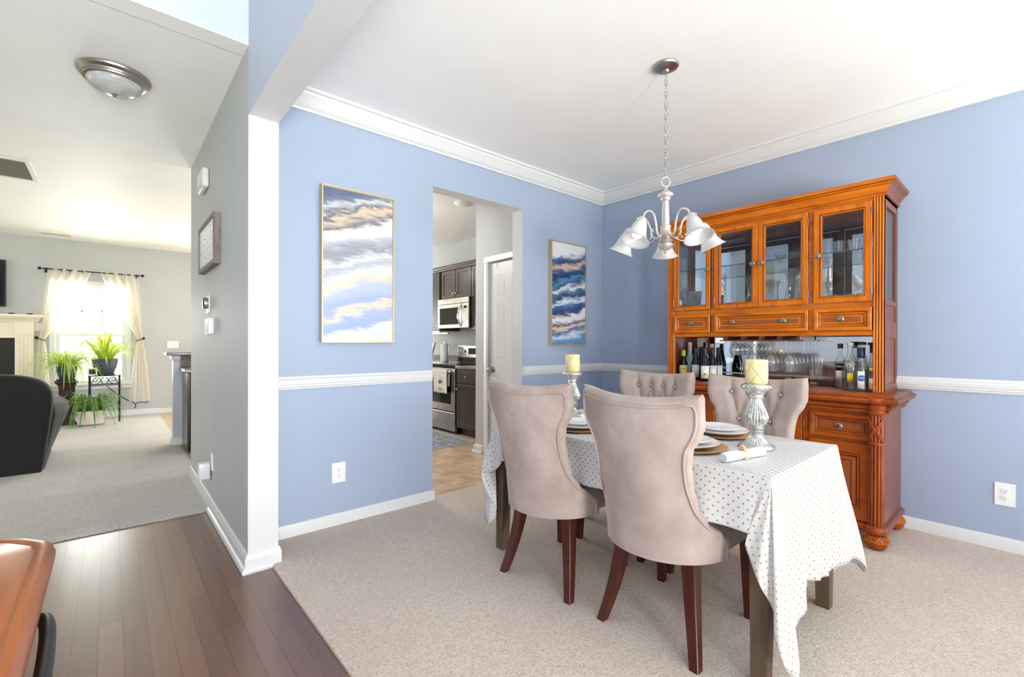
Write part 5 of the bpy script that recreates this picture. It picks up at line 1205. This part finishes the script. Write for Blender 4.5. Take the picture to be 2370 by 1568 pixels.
b.box(2.63, 4.42, .002, 3.26, 6.3, .010, .003); rg = b.build('kitchen_rug', 'rug', loc=(3.5, 5.0, 0)); tag(rg, 'blue-grey patterned runner rug on the kitchen floor before the range', 'rug')
b = MB((3.5, 5.0, 0)); b.frame((2.62, 4.41, 3.27, 6.31), [(0, .002), (0, .012), (.022, .012), (.022, .009)], lambda a, c, h: (a, c, h), False); b.build('border', 'rugedge', rg, smooth=0)

# peninsula: raised half wall with granite bar, lower counter and cabinet end
struct(MB().box(.535, 6.50, 0, 2.6, 6.63, 1.045).build('wall_half', ['gray', 'foyer', 'trim'], smooth=0, pick=lambda c, n: 1 if abs(c.y-6.50) < .01 else (2 if c.x < .54 else 0)))
b = MB(); run(b, BASE, (.535, 6.50, .012), (.62, 6.50, .012), (0, -1, 0), m0=1); run(b, BASE, (.535, 6.63, .012), (.535, 6.50, .012), (-1, 0, 0), m1=1); b.box(.515, 6.48, .99, 2.6, 6.65, 1.045, .008); struct(b.build('baseboard_half', 'trim', smooth=25))
o = (1.5, 6.5, 1.05); b = MB(o); b.box(.47, 6.42, 1.046, 2.62, 6.84, 1.078, .006, 2); tag(b.build('granite_bar_top', 'granite', loc=o), 'speckled granite raised bar top on the half wall beyond the hall', 'countertop')
o = (1.5, 6.2, .9); b = MB(o); b.box(.585, 5.83, .872, 2.6, 6.48, .908, .006, 2); b.box(.60, 6.478, .908, 2.6, 6.499, 1.044, .002); tag(b.build('granite_countertop', 'granite', loc=o), 'lower granite counter with tall splash in front of the half wall', 'countertop')
t = thing('peninsula_cabinet', 'dark peninsula cabinet end seen past the hall wall', 'cabinet', (1.5, 6.18, .012)); o = (1.5, 6.18, .012)
b = MB(o); b.box(.625, 5.87, .10, 2.6, 6.495, .872); b.box(.66, 5.95, .002, 2.6, 6.495, .10); b.build('body', 'blackgloss', t, smooth=0)
b = MB(o); b.box(.612, 5.95, .03, .628, 6.40, .868, .002); b.build('end_panel', 'kitchen', t, smooth=0)
b = MB((.813, YF, 1.07)); 
outlet('white switch plate on the far living room wall above the bar', (.79, YF, 1.15), (0, -1, 0), .16, .12)

# ------------------------------------------------------------------ living room
# fireplace surround and television
o = (-1.8, YF, .012); t = thing('fireplace', 'cream painted fireplace mantel with fluted pilasters and dark firebox', 'fireplace', o)
b = MB(o)
for x0, x1 in ((-1.03, -.845), (-2.76, -2.575)): b.box(x0, YF-.10, .012, x1, YF, 1.36, .004); b.box(x0-.006, YF-.115, 1.30, x1+.006, YF, 1.52, .004)
b.box(-2.58, YF-.09, 1.25, -1.02, YF, 1.5); run(b, [(0, 0), (.02, .0), (.03, .02), (.06, .045), (.09, .055), (.10, .075), (0, .075)], (-2.80, YF-.10, 1.475), (-.80, YF-.10, 1.475), (0, -1, 0), m0=.9, m1=.4)
b.box(-2.88, YF-.22, 1.55, -.745, YF, 1.585, .006, 2); b.build('mantel', 'cream', t, smooth=25)
b = MB(o)
for x0, x1 in ((-1.01, -.865), (-2.74, -2.595)):
    for k in range(4): b.cyl((x0+.018+k*.036, YF-.10, .10), .011, 1.16, (0, 0, 1), 10)
b.build('flutes', 'cream', t, smooth=50)
b = MB(o); b.box(-2.56, YF-.02, .012, -1.04, YF-.002, 1.25); b.box(-1.25, YF-.03, .012, -1.235, YF-.015, .80); b.build('firebox', 'dark', t, smooth=0)
o = (-1.8, YF-.06, 2.0); t = thing('television', 'black flat television mounted above the cream mantel', 'television', o)
b = MB(o); b.box(-2.45, YF-.075, 1.69, -1.12, YF-.02, 2.35, .004); b.build('casing', 'black', t); b = MB(o); b.box(-2.435, YF-.078, 1.71, -1.14, YF-.074, 2.335); b.build('screen', 'tv', t, smooth=0)
b = MB(o); b.box(-2.0, YF-.02, 1.9, -1.6, YF, 2.15); b.build('wall_bracket', 'black', t)
for x in (-1.06, -.88):
    b = MB(); b.sphere((0, 0, .006), .035, 12, (1, .6, .3)); tag(b.build('small_dish', 'black', loc=(x, YF-.12, 1.585+.003)), 'tiny dark dish lying on the '+('inner part of the mantel shelf under the television' if x < -1 else 'end of the mantel shelf next to the curtain'), 'dish')
outlet('cream switch plate on the wall between mantel and curtain', (-.79, YF, 1.415), (0, -1, 0), .10, .115)
for q_ in ('fireplace', 'television'): bpy.data.objects[q_].location.y -= .006
# curtain rod, rings, holdbacks, curtains
o = (-.2, YF-.08, 2.27); t = thing('curtain_rod', 'thin black curtain rod with ball finials above the living room window', 'curtain rod', o); RY = YF-.085
b = MB(o); b.cyl((-.76, RY, 2.27), .008, 1.12, (1, 0, 0), 10); b.build('pole', 'black', t)
for x in (-.785, .385): b = MB(o); b.sphere((x, RY, 2.27), .022); b.build('finial', 'black', t)
for x in (-.725, .315): b = MB(o); b.box(x-.008, RY-.004, 2.245, x+.008, YF, 2.262); b.box(x-.015, YF-.006, 2.22, x+.015, YF, 2.29); b.build('bracket', 'black', t)
for i, x in enumerate((-.555, -.465, -.325, -.215, .055, .165, .30)):
    b = MB(); b.tube([(0, .024*cos(a), .024*sin(a)-.012) for a in [2*pi*k/14 for k in range(14)]], .0035, 6, True); r_ = b.build('curtain_ring', 'black', loc=(x, RY, 2.27-.004)); tag(r_, 'black grommet ring on the curtain rod', 'curtain ring', 'rings on the curtain rod')
def curtain(lab, xt0, xt1, xw0, xw1, xb0, xb1, zb, sgn):
    o = ((xt0+xt1)/2, RY, zb); zt, zw = 2.295, 1.225; b = MB(o)
    def f(u, v):
        z = zt+(zb-zt)*v; vw = (zt-zw)/(zt-zb)
        if v < vw:
            q = v/vw; e = q**1.7 if sgn > 0 else q**1.7
            outer0, outer1 = (xt0, xw0) if sgn > 0 else (xt1, xw1); inner0, inner1 = (xt1, xw1) if sgn > 0 else (xt0, xw0)
            xo = outer0+(outer1-outer0)*q; xi = inner0+(inner1-inner0)*(q**1.25)
        else:
            q = (v-vw)/(1-vw); xo = (xw0 if sgn > 0 else xw1)+((xb0 if sgn > 0 else xb1)-(xw0 if sgn > 0 else xw1))*q**.6; xi = (xw1 if sgn > 0 else xw0)+((xb1 if sgn > 0 else xb0)-(xw1 if sgn > 0 else xw0))*q**.6
        x = xo+(xi-xo)*u; amp = .022 if v < .05 else .02+.012*sin(v*5)
        return (x, RY+amp*sin(u*2*pi*4.5+v*1.5)+.012*sin(u*17+v*4), z)
    b.grid(f, 90, 50); c_ = b.build('sheer_curtain', 'sheer', loc=o, smooth=80, flip=False); return tag(c_, lab, 'curtain', 'sheer curtains')
curtain('cream sheer curtain tied back toward the fireplace', -.70, -.225, -.79, -.735, -.85, -.66, .10, 1)
curtain('cream sheer curtain tied back on the side away from the fireplace', -.125, .335, .335, .385, .215, .485, .235, -1)
for x, s in ((-.82, 1), (.40, -1)):
    b = MB(); b.sphere((0, -.05, .01), .02, 10); b.tube([(0, .0, 0), (0, -.04, .008), (s*.04, -.09, -.01), (s*.09, -.10, -.03), (s*.10, -.08, -.035)], .007, 8); b.cyl((0, -.0, 0), .014, .01, (0, 1, 0))
    tag(b.build('curtain_holdback', 'black', loc=(x, YF-.011, 1.245)), 'black curtain holdback on the wall '+('beside the mantel' if s > 0 else 'on the bar side of the window'), 'curtain holdback')
# cable hanging by the curtain
b = MB((.2, 9.6, .5)); b.tube(catmull([(-.05, 9.62, .50), (.08, 9.60, .36), (.20, 9.60, .26), (.27, 9.60, .22), (.30, 9.60, .17), (.29, 9.61, .12)], 6)+[], .006, 6); b.tube(catmull([(.30, 9.60, .19), (.36, 9.61, .215), (.43, 9.63, .20), (.47, 9.64, .215)], 5), .005, 6); tag(b.build('power_cable', 'black', loc=(.2, 9.6, .5)), 'thin black cable trailing along the wall under the window', 'cable')

def leaf(b, base, az, length, rise, droop, wd, n=9):
    d = Vector((cos(az), sin(az), 0)); sd = Vector((-sin(az), cos(az), 0)); L, R_ = [], []
    for k in range(n+1):
        u = k/n; p = Vector(base)+d*length*u*(1-.18*u)+Vector((0, 0, rise*sin(min(u*1.35, 1)*pi/2)*1.0-droop*max(0, u-.25)**1.7))
        w_ = wd*(1-u)**.6*(.55+.45*min(1, u*5)); up = Vector((0, 0, w_*.35))
        L.append(b.v(p+sd*w_+up)); R_.append(b.v(p-sd*w_+up))
        if k == 0: C_ = []
        C_.append(b.v(p))
    for k in range(n): b.f([L[k], C_[k], C_[k+1], L[k+1]]); b.f([C_[k], R_[k], R_[k+1], C_[k+1]])
def plant(name, lab, x, y, z, h, prof, potm, lm, n, lenr, riser, dr, wd, seed, topz, br=.05, sq=None):
    t = thing(name, lab, 'plant', (x, y, z)); b = MB()
    if sq: b.rings([[(r*1.15*math.copysign(abs(cos(a))**.55, cos(a)), r*.8*math.copysign(abs(sin(a))**.55, sin(a)), hh) for a in [2*pi*i/40 for i in range(40)]] for r, hh in prof], True, True, False)
    else: b.lathe(prof, (0, 0, 0), 36, cap=False)
    b.build('pot', potm, t, smooth=40); b = MB(); b.cyl((0, 0, topz-.03), (prof[-4][0] if len(prof) > 4 else prof[-1][0])*.75, .012); b.build('soil', 'soil', t)
    b = MB(); rnd = random.Random(seed)
    for k in range(n):
        a = rnd.uniform(0, 2*pi); r = rnd.uniform(0, br); leaf(b, (r*cos(a), r*sin(a), topz-.03), a+rnd.uniform(-.3, .3), rnd.uniform(*lenr), rnd.uniform(*riser), rnd.uniform(*dr), wd*rnd.uniform(.8, 1.2))
    b.build('foliage', lm, t, smooth=60, flip=False); return t
# brown pedestal and its spider plant
px_, py_ = -.475, 9.16
t = thing('plant_pedestal', 'dark brown square pedestal carrying a speckled pot by the window', 'pedestal', (px_, py_, .012)); b = MB()
R = []
for s_, z in ((.135, 0), (.135, .03), (.115, .035), (.115, .06), (.085, .075), (.070, .10), (.075, .35), (.085, .54), (.10, .58), (.12, .60), (.12, .63), (.105, .635)): R.append([(a*s_, c*s_, z) for a, c in ((-1, -1), (1, -1), (1, 1), (-1, 1))])
b.rings(R); bd = b.build('column', 'pedestal', t, smooth=20); b = MB()
for k in range(5): b.cyl((-.05+.025*k, -.073, .12), .006, .40, (0, -.02, 1), 8)
b.build('fluting', 'pedestal', bd)
POT = [(.0, 0), (.105, 0), (.112, .006), (.115, .014), (.08, .018), (.082, .02), (.105, .10), (.118, .185), (.120, .195), (.112, .196), (.108, .17), (.095, .10)]
plant('spider_plant', 'spider plant with long thin arching leaves on the dark pedestal', px_, py_, .648, .2, POT, 'bluepot', 'leaf1', 110, (.22, .60), (.10, .34), (.20, .80), .0125, 11, .195)
# metal stand and its plant
sx_, sy_ = -.07, 9.12; t = thing('metal_plant_stand', 'black wrought metal stand with scrollwork apron by the window', 'plant stand', (sx_, sy_, .012)); b = MB()
for a in (-.165, .165):
    for c in (-.13, .13): lg = MB(); lg.tube([(a, c, 0), (a, c, .68)], .011, 8); lg.build('leg', 'black', t)
b.box(-.18, -.145, .680, .18, .145, .694, .002); b.build('top', 'black', t); b = MB()
for c in (-.13, .13): b.tube([(-.165, c, .55), (.165, c, .55)], .007, 6)
for a in (-.165, .165): b.tube([(a, -.13, .55), (a, .13, .55)], .007, 6); b.tube([(a, -.13, .25), (a, .13, .25)], .006, 6)
for s_ in (-1, 1):
    b.tube([(s_*(.15-.13*u), -.13, .565+.105*sin(u*pi)) for u in [k/10 for k in range(11)]], .005, 6)
    b.tube([(s_*.10+.03*(1-u*.6)*cos(u*7), -.13, .625+.03*(1-u*.6)*sin(u*7)) for u in [k/14 for k in range(15)]], .0045, 6)
    b.tube([(s_*.01, -.13, .67), (s_*.05, -.13, .61), (s_*.09, -.13, .56)], .005, 6)
b.build('scrollwork', 'black', t)
POT2 = [(.0, 0), (.11, 0), (.118, .006), (.120, .02), (.10, .026), (.105, .03), (.135, .12), (.150, .215), (.153, .235), (.145, .237), (.14, .21), (.11, .10)]
p2 = plant('leafy_houseplant', 'potted plant with bright upright strap leaves on the metal stand', sx_, sy_, .707, .24, POT2, 'bluepot', 'leaf2', 60, (.12, .55), (.14, .46), (.05, .42), .020, 5, .235, .08)
b = MB(); b.box(-.02, -.01, 0, .085, .01, .11, .012, 3); fd = b.build('small_gauge', 'cream', loc=(sx_-.165, sy_-.13, .708)); tag(fd, 'small pale-framed gadget on the metal stand beside the speckled pot', 'gadget'); b = MB(); b.box(-.003, -.0115, .02, .068, -.0095, .09); b.build('display', 'dark', fd, smooth=0)
# floor planter
PW = [(.075, 0), (.115, .02), (.140, .10), (.150, .20), (.152, .21), (.144, .21), (.138, .18), (.12, .10)]
plant('trailing_houseplant', 'dark green spreading plant in a crinkled white pot on the carpet', -.215, 8.84, .012, .2, PW, 'whitepot', 'leaf3', 95, (.18, .52), (.14, .40), (.20, .85), .018, 8, .20, .09, True)

# navy armchair seen from behind: built from cross-sections along y, wavy slipcover
t = thing('slipcovered_armchair', 'rounded dark navy slipcovered armchair with its back to the camera', 'armchair', (-1.05, 6.3, .012)); o = Vector((-1.05, 6.3, .012))
b = MB(o); R = []
OUTL = [(.575, .012), (.59, .10), (.615, .32), (.640, .55), (.645, .66), (.635, .745), (.590, .820), (.500, .872), (.36, .900), (.15, .908)]
half = catmull([(x, 0, z) for x, z in OUTL], 5)
full = [(q.x, q.z) for q in half]+[(-q.x, q.z) for q in half[::-1]]
for y, g, dz in ((5.93, .10, -.10), (5.932, .04, -.035), (5.945, .012, -.008), (5.99, 0, 0), (6.08, 0, .0), (6.15, .01, -.012), (6.18, .05, -.06)):
    R.append([(-1.05+math.copysign(max(0, abs(x)-g*min(1, z/.3+.15)), x), y+(.05 if z > .6 else .05*z/.6)*.0, max(.012, z+dz*min(1, z/.5))) for x, z in full])
b.rings(R); b.build('backrest', 'navy', t, smooth=60)
for sg in (1, -1):
    b = MB(o); R = []
    for k in range(19):
        u = k/18; y = 6.02+.95*u; e = (1-max(0, (u-.86)/.14)**2*.5)*(1 if u > .05 else .8); h = (.655-.05*sin(u*2.6)); wv = .010*sin(u*40)+.006*sin(u*83)
        xo = .655+.055*sin(u*pi*.75); xb_ = .585-.02*u
        sec = [(xb_, .012), (xb_+.01, .08), (xb_+(xo-xb_)*.55, h*.45), (xo+wv, h*.8), (xo-.01+wv, h*.93), (xo-.06, h), (xo-.16, h*.985), (xo-.25, h*.9), (xo-.26, .3), (xo-.26, .012)]
        sec = [(-1.05+sg*(xo-.13+(x-xo+.13)*e), y, .012+(z-.012)*(.8+.2*e)) for x, z in sec]; R.append(sec)
    R = [[tuple(p) for p in r] for r in R]; b.rings(R); b.build('armrest', 'navy', t, smooth=70)
b = MB(o); b.box(-1.45, 6.15, .05, -.66, 6.86, .46, .05, 3); b.build('seat', 'navy', t)

# console table at the near left with inset glass and black bent rail
o = Vector((-.45, 1.0, 0)); t = thing('console_table', 'orange-brown wooden table with inset glass top at the lower left corner', 'table', o)
b = MB(o); z1 = .75
def cring(g, z):
    p = [(-.092-g, .35+g), (-.092-g, 1.44-g), (-.100-g, 1.478-g), (-.135-g, 1.525-g), (-.20-g*.2, 1.560-g), (-.45, 1.575-g), (-.70+g*.2, 1.560-g), (-.765+g, 1.525-g), (-.80+g, 1.478-g), (-.808+g, 1.44-g), (-.808+g, .35+g)]
    return [(x, y, z) for x, y in p]
b.rings([cring(.012, z1-.045), cring(.002, z1-.038), cring(0, z1-.022), cring(.004, z1-.008), cring(.014, z1-.001), cring(.024, z1), cring(.030, z1-.003), cring(.034, z1)]); b.build('tabletop', 'console', t, smooth=40)
b = MB(o); b.frame((-.70, .45, -.178, 1.46), [(0, z1-.0006), (0, z1+.0012), (.008, z1+.0012), (.010, z1+.0004)], lambda a, c, h: (a, c, h), True); b.build('glass_inset', 'shelfdark', t, smooth=0)
b = MB(o); b.box(-.76, .40, z1-.12, -.14, 1.48, z1-.045); b.build('apron', 'console', t)
for sx in (-.74, -.17):
    for sy in (.43, 1.43): lg = MB(o); lg.box(sx-.025, sy-.025, 0.0, sx+.025, sy+.025, z1-.12, .004); lg.build('leg', 'console', t)
for xs, s in ((-.145, 1), (-.755, -1)):
    b = MB(o); b.tube(catmull([(xs, 1.25, .62), (xs+s*.03, 1.235, .665), (xs+s*.056, 1.18, .69), (xs+s*.066, 1.05, .69), (xs+s*.068, .8, .69), (xs+s*.066, .62, .69), (xs+s*.05, .54, .68), (xs, .52, .64)], 6), .011, 12); b.build('bent_rail', 'black', t)
